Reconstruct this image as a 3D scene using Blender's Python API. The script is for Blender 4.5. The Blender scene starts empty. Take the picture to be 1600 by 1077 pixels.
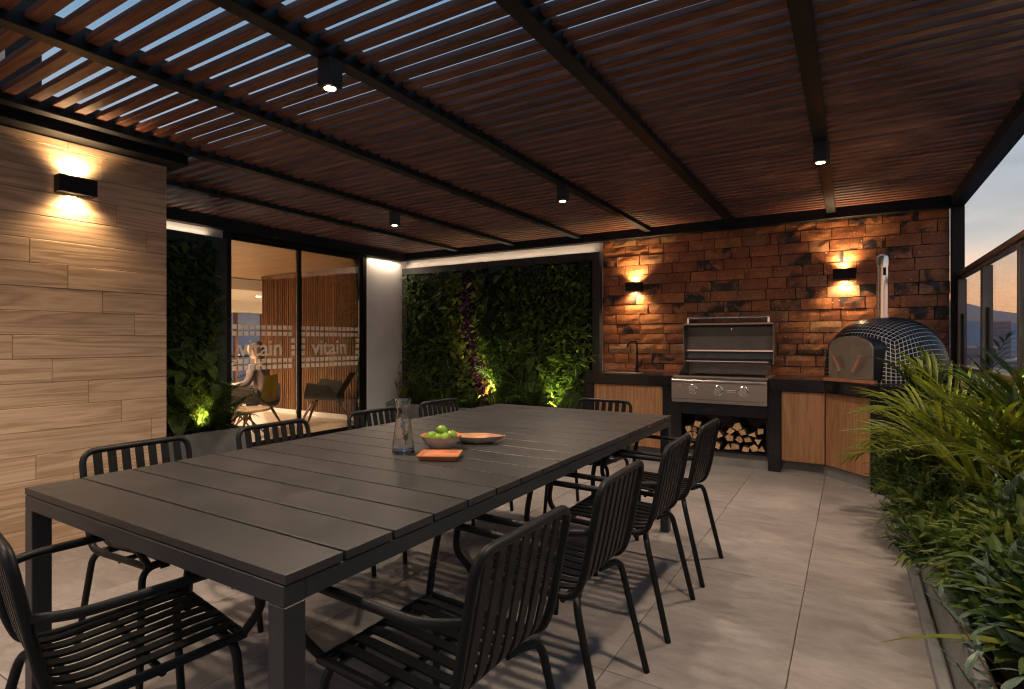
import bpy, bmesh, math, random
from mathutils import Vector, Matrix, noise
R = math.radians
rnd = random.Random(7)
sc = bpy.context.scene
col = sc.collection

# ---------------------------------------------------------------- camera
cd = bpy.data.cameras.new("camera"); cam = bpy.data.objects.new("camera", cd); col.objects.link(cam)
cam.location = (0, 0, 1.25); cam.rotation_euler = (R(90), 0, R(31.2))
cd.sensor_width = 36; cd.lens = 19.66; cd.shift_y = -0.0034; cd.clip_start = .05; cd.clip_end = 30000
sc.camera = cam
# ---------------------------------------------------------------- world: dusk sky
w = bpy.data.worlds.new("World"); sc.world = w; w.use_nodes = True
nt = w.node_tree; nt.nodes.clear()
def N(nt, t, **k):
    n = nt.nodes.new(t)
    for a, b in k.items(): setattr(n, a, b)
    return n
def ramp(nt, stops, interp='LINEAR'):
    n = N(nt, 'ShaderNodeValToRGB'); cr = n.color_ramp; cr.interpolation = interp
    while len(cr.elements) < len(stops): cr.elements.new(.5)
    for e, (p, c) in zip(cr.elements, stops): e.position = p; e.color = (c[0], c[1], c[2], 1)
    return n
def mathn(nt, op, a=None, b=None, clamp=False):
    n = N(nt, 'ShaderNodeMath', operation=op, use_clamp=clamp)
    for i, v in enumerate((a, b)):
        if v is None: continue
        if isinstance(v, (int, float)): n.inputs[i].default_value = v
        else: nt.links.new(v, n.inputs[i])
    return n.outputs[0]
def mixc(nt, f, a, b, mode='MIX'):
    n = N(nt, 'ShaderNodeMix', data_type='RGBA', blend_type=mode)
    for i, v in ((0, f), (6, a), (7, b)):
        if isinstance(v, (int, float)): n.inputs[i].default_value = v
        elif isinstance(v, tuple): n.inputs[i].default_value = (v[0], v[1], v[2], 1)
        else: nt.links.new(v, n.inputs[i])
    return n.outputs[2]
tc = N(nt, 'ShaderNodeTexCoord'); sp = N(nt, 'ShaderNodeSeparateXYZ'); nt.links.new(tc.outputs['Generated'], sp.inputs[0])
rp = ramp(nt, [(0, (.40, .24, .24)), (.035, (.80, .33, .24)), (.065, (1.2, .53, .28)), (.10, (1.08, .64, .40)), (.14, (.72, .63, .56)),
               (.21, (.42, .46, .50)), (.45, (.14, .27, .42)), (1, (.10, .22, .39))])
nt.links.new(sp.outputs[2], rp.inputs[0])
mp = N(nt, 'ShaderNodeMapping'); mp.inputs['Scale'].default_value = (1.6, 1.6, 9)
nt.links.new(tc.outputs['Generated'], mp.inputs[0])
nz = N(nt, 'ShaderNodeTexNoise'); nz.inputs['Scale'].default_value = 1.4; nz.inputs['Detail'].default_value = 5
nt.links.new(mp.outputs[0], nz.inputs['Vector'])
cl = ramp(nt, [(.40, (0, 0, 0)), (.58, (1, 1, 1))]); nt.links.new(nz.outputs[0], cl.inputs[0])
elev = ramp(nt, [(.10, (0, 0, 0)), (.17, (1, 1, 1)), (.5, (.25, .25, .25))]); nt.links.new(sp.outputs[2], elev.inputs[0])
f = mathn(nt, 'MULTIPLY', cl.outputs[0], elev.outputs[0]); f = mathn(nt, 'MULTIPLY', f, .9)
skyc = mixc(nt, f, rp.outputs[0], (.25, .27, .31))
nis = N(nt, 'ShaderNodeTexSky'); nis.sky_type = 'NISHITA'; nis.sun_disc = False
nis.sun_elevation = R(1.0); nis.sun_rotation = R(20); nis.altitude = 2500
nb = N(nt, 'ShaderNodeBackground'); nb.inputs[1].default_value = .05; nt.links.new(nis.outputs[0], nb.inputs[0])
bg = N(nt, 'ShaderNodeBackground'); bg.inputs[1].default_value = .72; nt.links.new(skyc, bg.inputs[0])
ad = N(nt, 'ShaderNodeAddShader'); nt.links.new(nb.outputs[0], ad.inputs[0]); nt.links.new(bg.outputs[0], ad.inputs[1])
wo = N(nt, 'ShaderNodeOutputWorld'); nt.links.new(ad.outputs[0], wo.inputs[0])
# a last trace of low sun
sd = bpy.data.lights.new("sun", 'SUN'); sd.energy = .12; sd.angle = R(3); sd.color = (1, .62, .4)
so = bpy.data.objects.new("sun", sd); col.objects.link(so); so.rotation_euler = (R(86), 0, R(160))
sc.view_settings.view_transform = 'Standard'; sc.view_settings.look = 'None'
sc.view_settings.exposure = 0.7; sc.view_settings.gamma = 1; sc.view_settings.use_curve_mapping = False
cy = sc.cycles
cy.use_denoising = True; cy.pixel_filter_type = 'BLACKMAN_HARRIS'; cy.filter_width = 1.2; cy.use_adaptive_sampling = True; cy.adaptive_threshold = .01
cy.max_bounces = 8; cy.diffuse_bounces = 4; cy.glossy_bounces = 4; cy.transmission_bounces = 8; cy.transparent_max_bounces = 12
cy.sample_clamp_indirect = 4; cy.caustics_reflective = False; cy.caustics_refractive = False

# ---------------------------------------------------------------- mesh builder
class MB:
    def __init__(s): s.v = []; s.f = []; s.m = []; s.mi = 0
    def add(s, vs, fs):
        o = len(s.v); s.v += [tuple(p) for p in vs]
        s.f += [tuple(i + o for i in q) for q in fs]; s.m += [s.mi] * len(fs)
        return s
    def box(s, a, b):
        x0, y0, z0 = [min(a[i], b[i]) for i in range(3)]; x1, y1, z1 = [max(a[i], b[i]) for i in range(3)]
        return s.add([(x0,y0,z0),(x1,y0,z0),(x1,y1,z0),(x0,y1,z0),(x0,y0,z1),(x1,y0,z1),(x1,y1,z1),(x0,y1,z1)],
              [(3,2,1,0),(4,5,6,7),(0,1,5,4),(1,2,6,5),(2,3,7,6),(3,0,4,7)])
    def obox(s, c, size, M):
        hx, hy, hz = [q / 2 for q in size]
        vs = [Vector(c) + M @ Vector(p) for p in [(-hx,-hy,-hz),(hx,-hy,-hz),(hx,hy,-hz),(-hx,hy,-hz),(-hx,-hy,hz),(hx,-hy,hz),(hx,hy,hz),(-hx,hy,hz)]]
        return s.add(vs, [(3,2,1,0),(4,5,6,7),(0,1,5,4),(1,2,6,5),(2,3,7,6),(3,0,4,7)])
    def prism(s, poly, z0, z1):   # poly in xy, ccw
        n = len(poly)
        vs = [(p[0], p[1], z0) for p in poly] + [(p[0], p[1], z1) for p in poly]
        fs = [tuple(range(n - 1, -1, -1)), tuple(range(n, 2 * n))] + [(i, (i + 1) % n, (i + 1) % n + n, i + n) for i in range(n)]
        return s.add(vs, fs)
    def extr(s, poly, d, M=None):  # poly: 3d points planar, extrude by vector d
        n = len(poly); d = Vector(d)
        vs = [Vector(p) for p in poly] + [Vector(p) + d for p in poly]
        return s.add(vs, [tuple(range(n - 1, -1, -1)), tuple(range(n, 2 * n))] + [(i, (i + 1) % n, (i + 1) % n + n, i + n) for i in range(n)])
    def sweep(s, pts, prof, up=(0, 0, 1), cap=True, scale=None):
        pts = [Vector(p) for p in pts]; n = len(pts); k = len(prof); vs = []
        t0 = (pts[1] - pts[0]).normalized(); u = Vector(up)
        if abs(t0.dot(u)) > .95: u = Vector((0, 1, 0)) if abs(t0.y) < .9 else Vector((1, 0, 0))
        x = t0.cross(u).normalized(); y = x.cross(t0).normalized(); prev = t0
        for i, p in enumerate(pts):
            t = (pts[min(i + 1, n - 1)] - pts[max(i - 1, 0)]).normalized()
            q = prev.rotation_difference(t); x = q @ x; y = q @ y; prev = t
            sc_ = scale[i] if scale else 1
            vs += [p + x * (a * sc_) + y * (b * sc_) for a, b in prof]
        fs = []
        for i in range(n - 1):
            for j in range(k):
                a = i * k + j; b = i * k + (j + 1) % k; fs.append((a, b, b + k, a + k))
        if cap: fs += [tuple(range(k - 1, -1, -1)), tuple((n - 1) * k + j for j in range(k))]
        return s.add(vs, fs)
    def tube(s, pts, r, k=10, scale=None, up=(0,0,1)):
        return s.sweep(pts, [(r * math.cos(2 * math.pi * j / k), r * math.sin(2 * math.pi * j / k)) for j in range(k)], scale=scale, up=up)
    def lathe(s, prof, c=(0, 0, 0), k=32, M=None):   # prof (r,z)
        vs = []; fs = []
        for r, z in prof:
            for j in range(k):
                a = 2 * math.pi * j / k; p = Vector((r * math.cos(a), r * math.sin(a), z))
                if M: p = M @ p
                vs.append(Vector(c) + p)
        for i in range(len(prof) - 1):
            for j in range(k):
                a = i * k + j; b = i * k + (j + 1) % k; fs.append((a, b, b + k, a + k))
        return s.add(vs, fs)
    def mesh(s, name, mats, smooth=False, bevel=0, root=None, seg=1):
        me = bpy.data.meshes.new(name)
        vs = s.v
        if root is not None:
            Mi = (Matrix.Translation(root.location) @ root.rotation_euler.to_matrix().to_4x4()).inverted()
            vs = [tuple(Mi @ Vector(p)) for p in vs]
        me.from_pydata(vs, [], s.f)
        if not isinstance(mats, (list, tuple)): mats = [mats]
        for m in mats: me.materials.append(m)
        if len(mats) > 1: me.polygons.foreach_set('material_index', s.m)
        if bevel:
            bm = bmesh.new(); bm.from_mesh(me)
            es = [e for e in bm.edges if len(e.link_faces) == 2 and e.calc_face_angle(0) > R(35)]
            bmesh.ops.bevel(bm, geom=es, offset=bevel, segments=seg, affect='EDGES', profile=.5, clamp_overlap=True)
            bm.to_mesh(me); bm.free()
        if smooth: smooth_me(me, smooth)
        me.update(); return me
def smooth_me(me, ang):
    me.polygons.foreach_set('use_smooth', [True] * len(me.polygons))
    if ang is not True:
        try: me.set_sharp_from_angle(angle=R(ang))
        except Exception: pass
def obj(name, me, parent=None, loc=None, rot=None):
    o = bpy.data.objects.new(name, me); col.objects.link(o)
    if parent: o.parent = parent
    if loc is not None: o.location = loc
    if rot is not None: o.rotation_euler = rot
    return o
def thing(name, label, cat, loc=(0, 0, 0), rz=0, group=None):
    o = bpy.data.objects.new(name, None); col.objects.link(o); o.empty_display_size = .1
    o.location = loc; o.rotation_euler = (0, 0, rz); o['label'] = label; o['category'] = cat
    if group: o['group'] = group
    return o
def part(name, mb, mats, root, smooth=False, bevel=0, world=True, label=None, kind=None, seg=1, of=None):
    me = mb.mesh(name, mats, smooth, bevel, root if world else None, seg)
    o = obj(name, me, of or root)
    if of: pass
    if label: o['label'] = label
    if kind: o['kind'] = kind
    return o
def solo(name, mb, mats, label, cat, group=None, smooth=False, bevel=0, loc=(0,0,0), rz=0, kind=None, seg=1):
    """a thing that is one mesh; the mesh is given in world coordinates and re-based on loc"""
    o = bpy.data.objects.new(name, None)
    o.location = loc; o.rotation_euler = (0, 0, rz)
    me = mb.mesh(name, mats, smooth, bevel, o, seg); bpy.data.objects.remove(o)
    o = obj(name, me, None, loc, (0, 0, rz))
    if label: o['label'] = label
    if cat: o['category'] = cat
    if group: o['group'] = group
    if kind: o['kind'] = kind
    return o
def copy_tree(o, parent=None):
    c = o.copy(); col.objects.link(c); c.parent = parent
    for ch in [q for q in bpy.data.objects if q.parent == o]: copy_tree(ch, c)
    return c
def fillet(pts, r, n=5):
    pts = [Vector(p) for p in pts]; out = [pts[0]]
    for i in range(1, len(pts) - 1):
        a, b, c = pts[i - 1], pts[i], pts[i + 1]
        rr = min(r, (a - b).length * .49, (c - b).length * .49)
        p0 = b + (a - b).normalized() * rr; p1 = b + (c - b).normalized() * rr
        for k in range(n + 1):
            t = k / n; out.append(p0 * (1 - t) ** 2 + b * 2 * t * (1 - t) + p1 * t * t)
    out.append(pts[-1]); return out

# ---------------------------------------------------------------- materials
def newmat(name):
    m = bpy.data.materials.new(name); m.use_nodes = True; nt = m.node_tree; nt.nodes.clear()
    out = N(nt, 'ShaderNodeOutputMaterial'); p = N(nt, 'ShaderNodeBsdfPrincipled'); nt.links.new(p.outputs[0], out.inputs[0])
    return m, nt, p, out
def objvec(nt, scale=(1, 1, 1), rand=True, rot=(0, 0, 0)):
    tc = N(nt, 'ShaderNodeTexCoord'); v = tc.outputs['Object']
    if rand:
        oi = N(nt, 'ShaderNodeObjectInfo'); mu = N(nt, 'ShaderNodeVectorMath', operation='MULTIPLY')
        cx = N(nt, 'ShaderNodeCombineXYZ')
        for i, k in enumerate((37., 91., 53.)): nt.links.new(mathn(nt, 'MULTIPLY', oi.outputs['Random'], k), cx.inputs[i])
        ad = N(nt, 'ShaderNodeVectorMath', operation='ADD'); nt.links.new(v, ad.inputs[0]); nt.links.new(cx.outputs[0], ad.inputs[1]); v = ad.outputs[0]
    mp = N(nt, 'ShaderNodeMapping'); mp.inputs['Scale'].default_value = scale; mp.inputs['Rotation'].default_value = rot
    nt.links.new(v, mp.inputs[0]); return mp.outputs[0]
def noisen(nt, vec, scale, detail=4, rough=.55, dist=0):
    n = N(nt, 'ShaderNodeTexNoise'); n.inputs['Scale'].default_value = scale; n.inputs['Detail'].default_value = detail
    n.inputs['Roughness'].default_value = rough; n.inputs['Distortion'].default_value = dist; nt.links.new(vec, n.inputs['Vector']); return n.outputs[0]
def bumpn(nt, p, h, strength, dist=.01):
    b = N(nt, 'ShaderNodeBump'); b.inputs['Strength'].default_value = strength; b.inputs['Distance'].default_value = dist
    nt.links.new(h, b.inputs['Height']); nt.links.new(b.outputs[0], p.inputs['Normal'])
def simple(name, c, rough=.5, metal=0, vary=.15, scale=8, bump=0, spec=.5, coat=0, rrough=0, stretch=(1, 1, 1), bscale=None):
    m, nt, p, o = newmat(name); v = objvec(nt, stretch); n = noisen(nt, v, scale)
    lo = tuple(x * (1 - vary) for x in c); hi = tuple(min(1, x * (1 + vary)) for x in c)
    r = ramp(nt, [(.3, lo), (.7, hi)]); nt.links.new(n, r.inputs[0]); nt.links.new(r.outputs[0], p.inputs['Base Color'])
    p.inputs['Roughness'].default_value = rough; p.inputs['Metallic'].default_value = metal
    p.inputs['Specular IOR Level'].default_value = spec; p.inputs['Coat Weight'].default_value = coat
    if rrough:
        q = mathn(nt, 'MULTIPLY_ADD', n, rrough); q.node.inputs[2].default_value = rough - rrough / 2; nt.links.new(q, p.inputs['Roughness'])
    if bump: bumpn(nt, p, noisen(nt, v, bscale or scale * 4, 6), bump, .004)
    return m
def wood(name, c1, c2, along='Y', rough=.5, gs=1.0, bump=.25, coat=0, tint=.25, ring=1.0):
    m, nt, p, o = newmat(name)
    s = {'X': (.6, 9, 9), 'Y': (9, .6, 9), 'Z': (9, 9, .6)}[along]
    v = objvec(nt, tuple(q * gs for q in s))
    n1 = noisen(nt, v, 1.2, 3, .5, 1.2 * ring)
    mm = mathn(nt, 'MULTIPLY', n1, 9.0); mm = mathn(nt, 'FRACT', mm)
    tri = mathn(nt, 'PINGPONG', mathn(nt, 'MULTIPLY', n1, 10.0), 1.0)
    fine = noisen(nt, v, 9, 5, .7)
    a = mathn(nt, 'ADD', mathn(nt, 'MULTIPLY', tri, .45), mathn(nt, 'MULTIPLY', fine, .55))
    r = ramp(nt, [(.25, c1), (.75, c2)]); nt.links.new(a, r.inputs[0])
    oi = N(nt, 'ShaderNodeObjectInfo')
    g = mathn(nt, 'MULTIPLY_ADD', oi.outputs['Random'], tint * 2); g.node.inputs[2].default_value = 1 - tint
    gc = N(nt, 'ShaderNodeCombineColor')
    for i in range(3): nt.links.new(g, gc.inputs[i])
    nt.links.new(mixc(nt, 1.0, r.outputs[0], gc.outputs[0], 'MULTIPLY'), p.inputs['Base Color'])
    p.inputs['Roughness'].default_value = rough; p.inputs['Coat Weight'].default_value = coat
    bumpn(nt, p, a, bump, .003); return m
def emis(name, c, s):
    m = bpy.data.materials.new(name); m.use_nodes = True; nt = m.node_tree; nt.nodes.clear()
    e = N(nt, 'ShaderNodeEmission'); e.inputs[0].default_value = (*c, 1); e.inputs[1].default_value = s
    o = N(nt, 'ShaderNodeOutputMaterial'); nt.links.new(e.outputs[0], o.inputs[0]); return m
def leafmat(name, c1, c2, rough=.5, trans=.35, scale=5.):
    m, nt, p, o = newmat(name)
    tc = N(nt, 'ShaderNodeNewGeometry'); r = ramp(nt, [(0, c1), (1, c2)]); nt.links.new(tc.outputs['Random Per Island'], r.inputs[0])
    v = objvec(nt); n = noisen(nt, v, scale, 3); rr = ramp(nt, [(.3, (.65, .65, .65)), (.7, (1.25, 1.25, 1.25))]); nt.links.new(n, rr.inputs[0])
    c = mixc(nt, 1.0, r.outputs[0], rr.outputs[0], 'MULTIPLY')
    nt.links.new(c, p.inputs['Base Color']); p.inputs['Roughness'].default_value = rough; p.inputs['Specular IOR Level'].default_value = .25
    t = N(nt, 'ShaderNodeBsdfTranslucent'); nt.links.new(c, t.inputs[0])
    mx = N(nt, 'ShaderNodeMixShader'); mx.inputs[0].default_value = trans
    nt.links.new(p.outputs[0], mx.inputs[1]); nt.links.new(t.outputs[0], mx.inputs[2]); nt.links.new(mx.outputs[0], o.inputs[0])
    return m
def pane_mat(name, tint=(.93, .95, .95), refl=.9):
    m = bpy.data.materials.new(name); m.use_nodes = True; nt = m.node_tree; nt.nodes.clear()
    t = N(nt, 'ShaderNodeBsdfTransparent'); t.inputs[0].default_value = (*tint, 1)
    g = N(nt, 'ShaderNodeBsdfGlossy'); g.inputs['Roughness'].default_value = .01
    fr = N(nt, 'ShaderNodeFresnel'); fr.inputs[0].default_value = 1.45
    f = mathn(nt, 'MULTIPLY', fr.outputs[0], refl)
    mx = N(nt, 'ShaderNodeMixShader'); nt.links.new(f, mx.inputs[0]); nt.links.new(t.outputs[0], mx.inputs[1]); nt.links.new(g.outputs[0], mx.inputs[2])
    o = N(nt, 'ShaderNodeOutputMaterial'); nt.links.new(mx.outputs[0], o.inputs[0]); return m

M = {}
# floor tile
m, nt, p, o = newmat('stone_floor_tile'); v = objvec(nt, (1.0, 2.2, 2)); a = noisen(nt, v, 7, 9, .75, .5)
v2 = objvec(nt, (1, 2, 1)); b_ = noisen(nt, v2, 1.6, 5, .6, .8)
s_ = mathn(nt, 'ADD', mathn(nt, 'MULTIPLY', a, .5), mathn(nt, 'MULTIPLY', b_, .5))
r = ramp(nt, [(.34, (.165, .143, .135)), (.5, (.265, .235, .222)), (.66, (.36, .325, .308))]); nt.links.new(s_, r.inputs[0])
nt.links.new(r.outputs[0], p.inputs['Base Color'])
q = mathn(nt, 'MULTIPLY_ADD', b_, .3); q.node.inputs[2].default_value = .3; nt.links.new(q, p.inputs['Roughness'])
bumpn(nt, p, a, .25, .002); M['tile'] = m
M['grout'] = simple('grey_grout', (.06, .055, .05), .8)
M['plank'] = wood('oak_look_plank', (.42, .275, .165), (.68, .49, .325), 'Y', .5, .8, .3, tint=.08)
M['slat'] = wood('stained_timber_slat', (.080, .024, .011), (.200, .064, .030), 'X', .5, 1.0, .2, tint=.22)
M['cab'] = wood('cabinet_veneer', (.26, .125, .055), (.42, .215, .105), 'Z', .4, 1.1, .08, tint=.10)
M['oakceil'] = wood('ceiling_veneer', (.34, .23, .14), (.48, .34, .22), 'X', .45, .7, .08, tint=.06)
M['inslat'] = wood('lounge_slat_timber', (.07, .03, .012), (.20, .085, .032), 'Z', .4, 1.0, .1, tint=.3)
M['blk'] = simple('black_powder_coat', (.005, .0055, .006), .5, vary=.15, spec=.28, scale=12, rrough=.15, bump=.05, bscale=300)
M['beam'] = simple('dark_painted_steel', (.005, .0053, .006), .5, vary=.2, scale=5, spec=.3)
M['frame'] = simple('charcoal_frame', (.035, .036, .038), .5, vary=.15)
M['table'] = simple('dark_table_aluminium', (.034, .031, .030), .44, vary=.14, scale=5, bump=.06, bscale=400, rrough=.28)
M['tleg'] = simple('dark_table_frame', (.026, .028, .031), .42, vary=.1, scale=6)
M['white'] = simple('white_render', (.80, .78, .74), .8, vary=.05, scale=3, bump=.1)
M['conc'] = simple('grey_concrete', (.20, .20, .195), .75, vary=.2, scale=5, bump=.25, rrough=.2)
M['soil'] = simple('dark_soil', (.03, .022, .015), .95, vary=.5, scale=30, bump=1)
M['steel'] = simple('brushed_steel', (.36, .335, .31), .36, 1, vary=.06, scale=6, stretch=(1, 40, 40), rrough=.12)
M['steeld'] = simple('dark_grill_interior', (.17, .165, .16), .45, .7, vary=.2, scale=5)
M['chrome'] = simple('bright_steel', (.82, .81, .79), .22, 1, vary=.03)
M['doorst'] = simple('warm_grey_oven_door', (.30, .27, .235), .38, .8, vary=.05)
M['copper'] = simple('wood_handle', (.42, .17, .09), .35, 0, vary=.2)
M['otile'] = simple('black_blue_mosaic', (.007, .009, .013), .3, 0, vary=.5, scale=8, spec=.35)
M['ogrout'] = simple('pale_mosaic_grout', (.80, .80, .80), .8, vary=.05)
M['bgrout'] = simple('dark_brick_joint', (.035, .014, .007), .9, vary=.4, scale=20)
M['bark'] = simple('log_bark', (.055, .035, .022), .9, vary=.5, scale=25, bump=1)
M['logend'] = wood('split_log_end', (.42, .24, .11), (.68, .44, .24), 'Z', .7, 4, .4, tint=.2)
M['carafe'] = None
M['terra'] = simple('glazed_terracotta', (.55, .19, .075), .28, vary=.25, scale=12, coat=.3)
M['cream'] = simple('cream_ceramic', (.60, .53, .46), .35, vary=.06)
M['lime'] = simple('lime_skin', (.20, .36, .03), .35, vary=.35, scale=25, bump=.3, bscale=80)
M['pane'] = pane_mat('clear_glass_pane')
M['rpane'] = pane_mat('railing_glass', (.96, .97, .97), .3)
m, nt, p, o = newmat('frosted_white_film'); p.inputs['Base Color'].default_value = (.85, .83, .80, 1); p.inputs['Roughness'].default_value = .6
_t = N(nt, 'ShaderNodeBsdfTranslucent'); _t.inputs[0].default_value = (.9, .88, .84, 1); _m = N(nt, 'ShaderNodeMixShader'); _m.inputs[0].default_value = .65
nt.links.new(p.outputs[0], _m.inputs[1]); nt.links.new(_t.outputs[0], _m.inputs[2]); nt.links.new(_m.outputs[0], o.inputs[0]); M['decal'] = m
M['lampw'] = emis('warm_lamp_glow', (1, .72, .42), 30)
M['lampy'] = emis('yellow_spot_glow', (1, .86, .22), 30)
M['stem'] = simple('green_stem', (.10, .13, .03), .5, vary=.3)
M['brownstem'] = simple('brown_stem', (.10, .065, .035), .7, vary=.3)
M['L1'] = leafmat('mid_green_leaf', (.055, .10, .016), (.11, .17, .03))
M['L2'] = leafmat('dark_green_leaf', (.022, .055, .014), (.05, .095, .02))
M['L3'] = leafmat('lime_green_leaf', (.14, .19, .03), (.22, .25, .05))
M['L4'] = leafmat('purple_leaf', (.07, .015, .11), (.16, .04, .22))
M['L5'] = leafmat('red_brown_leaf', (.07, .03, .012), (.14, .06, .02))
M['LP'] = leafmat('palm_leaflet', (.085, .12, .010), (.22, .235, .018), .5, .45)
M['LP2'] = leafmat('deep_palm_leaflet', (.022, .05, .008), (.055, .085, .012), .5, .3)
M['LB'] = leafmat('blue_green_leaf', (.07, .12, .085), (.14, .20, .14), .35, .25)
M['dry'] = leafmat('dry_grass', (.20, .13, .06), (.34, .22, .11), .7, .3)
# granite
m, nt, p, o = newmat('black_speckled_granite'); v = objvec(nt, rand=False)
vo = N(nt, 'ShaderNodeTexVoronoi'); vo.inputs['Scale'].default_value = 70; nt.links.new(v, vo.inputs['Vector'])
rr = ramp(nt, [(.0, (1, 1, 1)), (.10, (1, 1, 1)), (.14, (0, 0, 0))]); nt.links.new(vo.outputs['Distance'], rr.inputs[0])
cs = N(nt, 'ShaderNodeSeparateColor'); nt.links.new(vo.outputs['Color'], cs.inputs[0])
k1 = mathn(nt, 'GREATER_THAN', cs.outputs[0], .72); k2 = mathn(nt, 'MULTIPLY', k1, rr.outputs[0])
nt.links.new(mixc(nt, k2, (.008, .008, .009), (.26, .25, .24)), p.inputs['Base Color']); p.inputs['Roughness'].default_value = .16; M['gran'] = m
# brick
def brickmat(name, charred):
    m, nt, p, o = newmat(name); v = objvec(nt)
    oi = N(nt, 'ShaderNodeObjectInfo')
    hue = ramp(nt, [(0, (.25, .085, .040)), (.3, (.38, .145, .060)), (.55, (.44, .19, .075)), (.8, (.30, .115, .055)), (1, (.42, .24, .13))])
    nt.links.new(oi.outputs['Random'], hue.inputs[0])
    big = noisen(nt, v, 7, 4, .6, 1.0)
    rr = ramp(nt, [(.3, (.6, .55, .52)), (.7, (1.3, 1.25, 1.15))]); nt.links.new(big, rr.inputs[0])
    c = mixc(nt, 1.0, hue.outputs[0], rr.outputs[0], 'MULTIPLY')
    # curling grain
    w1 = noisen(nt, v, 9, 2, .4, 2.5); grain = mathn(nt, 'PINGPONG', mathn(nt, 'MULTIPLY', w1, 22.0), 1.0)
    gr = ramp(nt, [(0, (.6, .57, .55)), (.45, (1.0, 1.0, 1.0)), (1, (1.35, 1.4, 1.45))]); nt.links.new(grain, gr.inputs[0])
    c = mixc(nt, .8, c, gr.outputs[0], 'MULTIPLY')
    if charred:
        d = noisen(nt, v, 5, 3, .55, .6); dr = ramp(nt, [(.46, (0, 0, 0)), (.58, (1, 1, 1))]); nt.links.new(d, dr.inputs[0])
        c = mixc(nt, dr.outputs[0], c, (.018, .018, .020))
    vo = N(nt, 'ShaderNodeTexVoronoi'); vo.inputs['Scale'].default_value = 34; nt.links.new(v, vo.inputs['Vector'])
    s1 = mathn(nt, 'LESS_THAN', vo.outputs['Distance'], .17)
    cs = N(nt, 'ShaderNodeSeparateColor'); nt.links.new(vo.outputs['Color'], cs.inputs[0])
    s1 = mathn(nt, 'MULTIPLY', s1, mathn(nt, 'GREATER_THAN', cs.outputs[0], .72))
    c = mixc(nt, s1, c, (.75, .62, .48))  # pale specks painted in as glints on the glaze
    nt.links.new(c, p.inputs['Base Color']); p.inputs['Roughness'].default_value = .42; p.inputs['Coat Weight'].default_value = .15
    h = mathn(nt, 'ADD', mathn(nt, 'MULTIPLY', grain, .35), big); h = mathn(nt, 'ADD', h, mathn(nt, 'MULTIPLY', noisen(nt, v, 60, 4), .5))
    bumpn(nt, p, h, .6, .004); return m
M['brick'] = brickmat('glazed_orange_brick', False); M['brickc'] = brickmat('charred_orange_brick', True)

# ================================================================ FLOOR
floor = obj('floor', MB().box((-6.0, -1.4, -.12), (.95, 6.75, -.012)).mesh('floor', M['grout'])); floor['kind'] = 'structure'
tmesh = [MB().box((-.2985, -.5985, -.012), (.2985, .5985, 0)).mesh('tile', M['tile'], bevel=.0015) for _ in range(1)]
yt = [-.8 + 1.2 * k for k in range(0, 7)]
x = .1
while x > -6.0:
    for y in yt:
        if x - .3 < -6.0 and False: continue
        obj('tile', tmesh[0], floor, (x, y - .2 + .0, 0))
    x -= .6
half = MB().box((-.124, -.5985, -.012), (.124, .5985, 0)).mesh('tile', M['tile'], bevel=.0015)
for y in yt: obj('tile', half, floor, (.526, y - .2, 0))

# ================================================================ WOOD CLAD WALL
XW, YW = -4.18, 2.14
ww = thing('wood_clad_wall', 'wall clad in long pale oak-look planks, carrying a black wall lamp beside the table', 'wall', (XW - .9, .3, 0))
part('wall_core', MB().box((-5.97, -1.4, 0), (XW - .014, YW - .014, 2.49)), M['bgrout'], ww)
PH = .1455; PL = .84
pm = {}
PH = .1445; row = 0; z = 0.0
while z < 2.49:
    h = min(PH if row else .131, 2.495 - z)
    j0 = 1.267 + ((1.36 - 1.267 + .19 * round((1.72 - z) / PH)) % PL)
    if z > 2.1: j0 = {0: 1.60, 1: 1.739, 2: 1.55}[min(2, int((z - 2.1) / PH))]
    js = sorted([j0 + PL * k for k in range(-4, 4)]); js = [-1.4] + [j for j in js if -1.38 < j < YW - .02] + [YW]
    for a, b in zip(js[:-1], js[1:]):
        L = round(b - a, 3); key = (L, round(h, 3))
        if key not in pm: pm[key] = MB().box((-.0115, -L / 2 + .0012, .0012), (.0, L / 2 - .0012, h - .0012)).mesh('plank', M['plank'], bevel=.0018)
        obj('plank', pm[key], ww, (XW - ww.location.x + rnd.uniform(-.0012, .0012), (a + b) / 2 - ww.location.y, z))
    # return planks on the end face
    L = 1.78; key = ('e', round(h, 3))
    if key not in pm: pm[key] = MB().box((-L / 2, -.0115, .0012), (L / 2, 0, h - .0012)).mesh('plank', M['plank'], bevel=.0018)
    obj('plank', pm[key], ww, (XW - .012 - L / 2 - ww.location.x, YW - ww.location.y, z))
    z += h; row += 1
up = thing('upper_wall', 'dark upper storey wall with a pale band, glimpsed through the slats above the wood-clad wall', 'wall', (-5.1, .2, 2.66))
part('wall_body', MB().box((-6.0, -1.4, 2.66), (-4.42, 1.5, 3.9)), M['beam'], up)
part('pale_band', MB().box((-4.418, -1.4, 2.9), (-4.36, 1.3, 3.05)), M['cream'], up)

# ================================================================ BACK WALL / WHITE WALLS
YB = 6.65
bw = thing('back_wall', 'white rendered wall behind the wide green wall, showing as a lit strip above it', 'wall', (-4.3, YB, 0))
part('wall_core', MB().box((-6.0, YB, 0), (-2.68, YB + .25, 2.6)), M['white'], bw)
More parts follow.
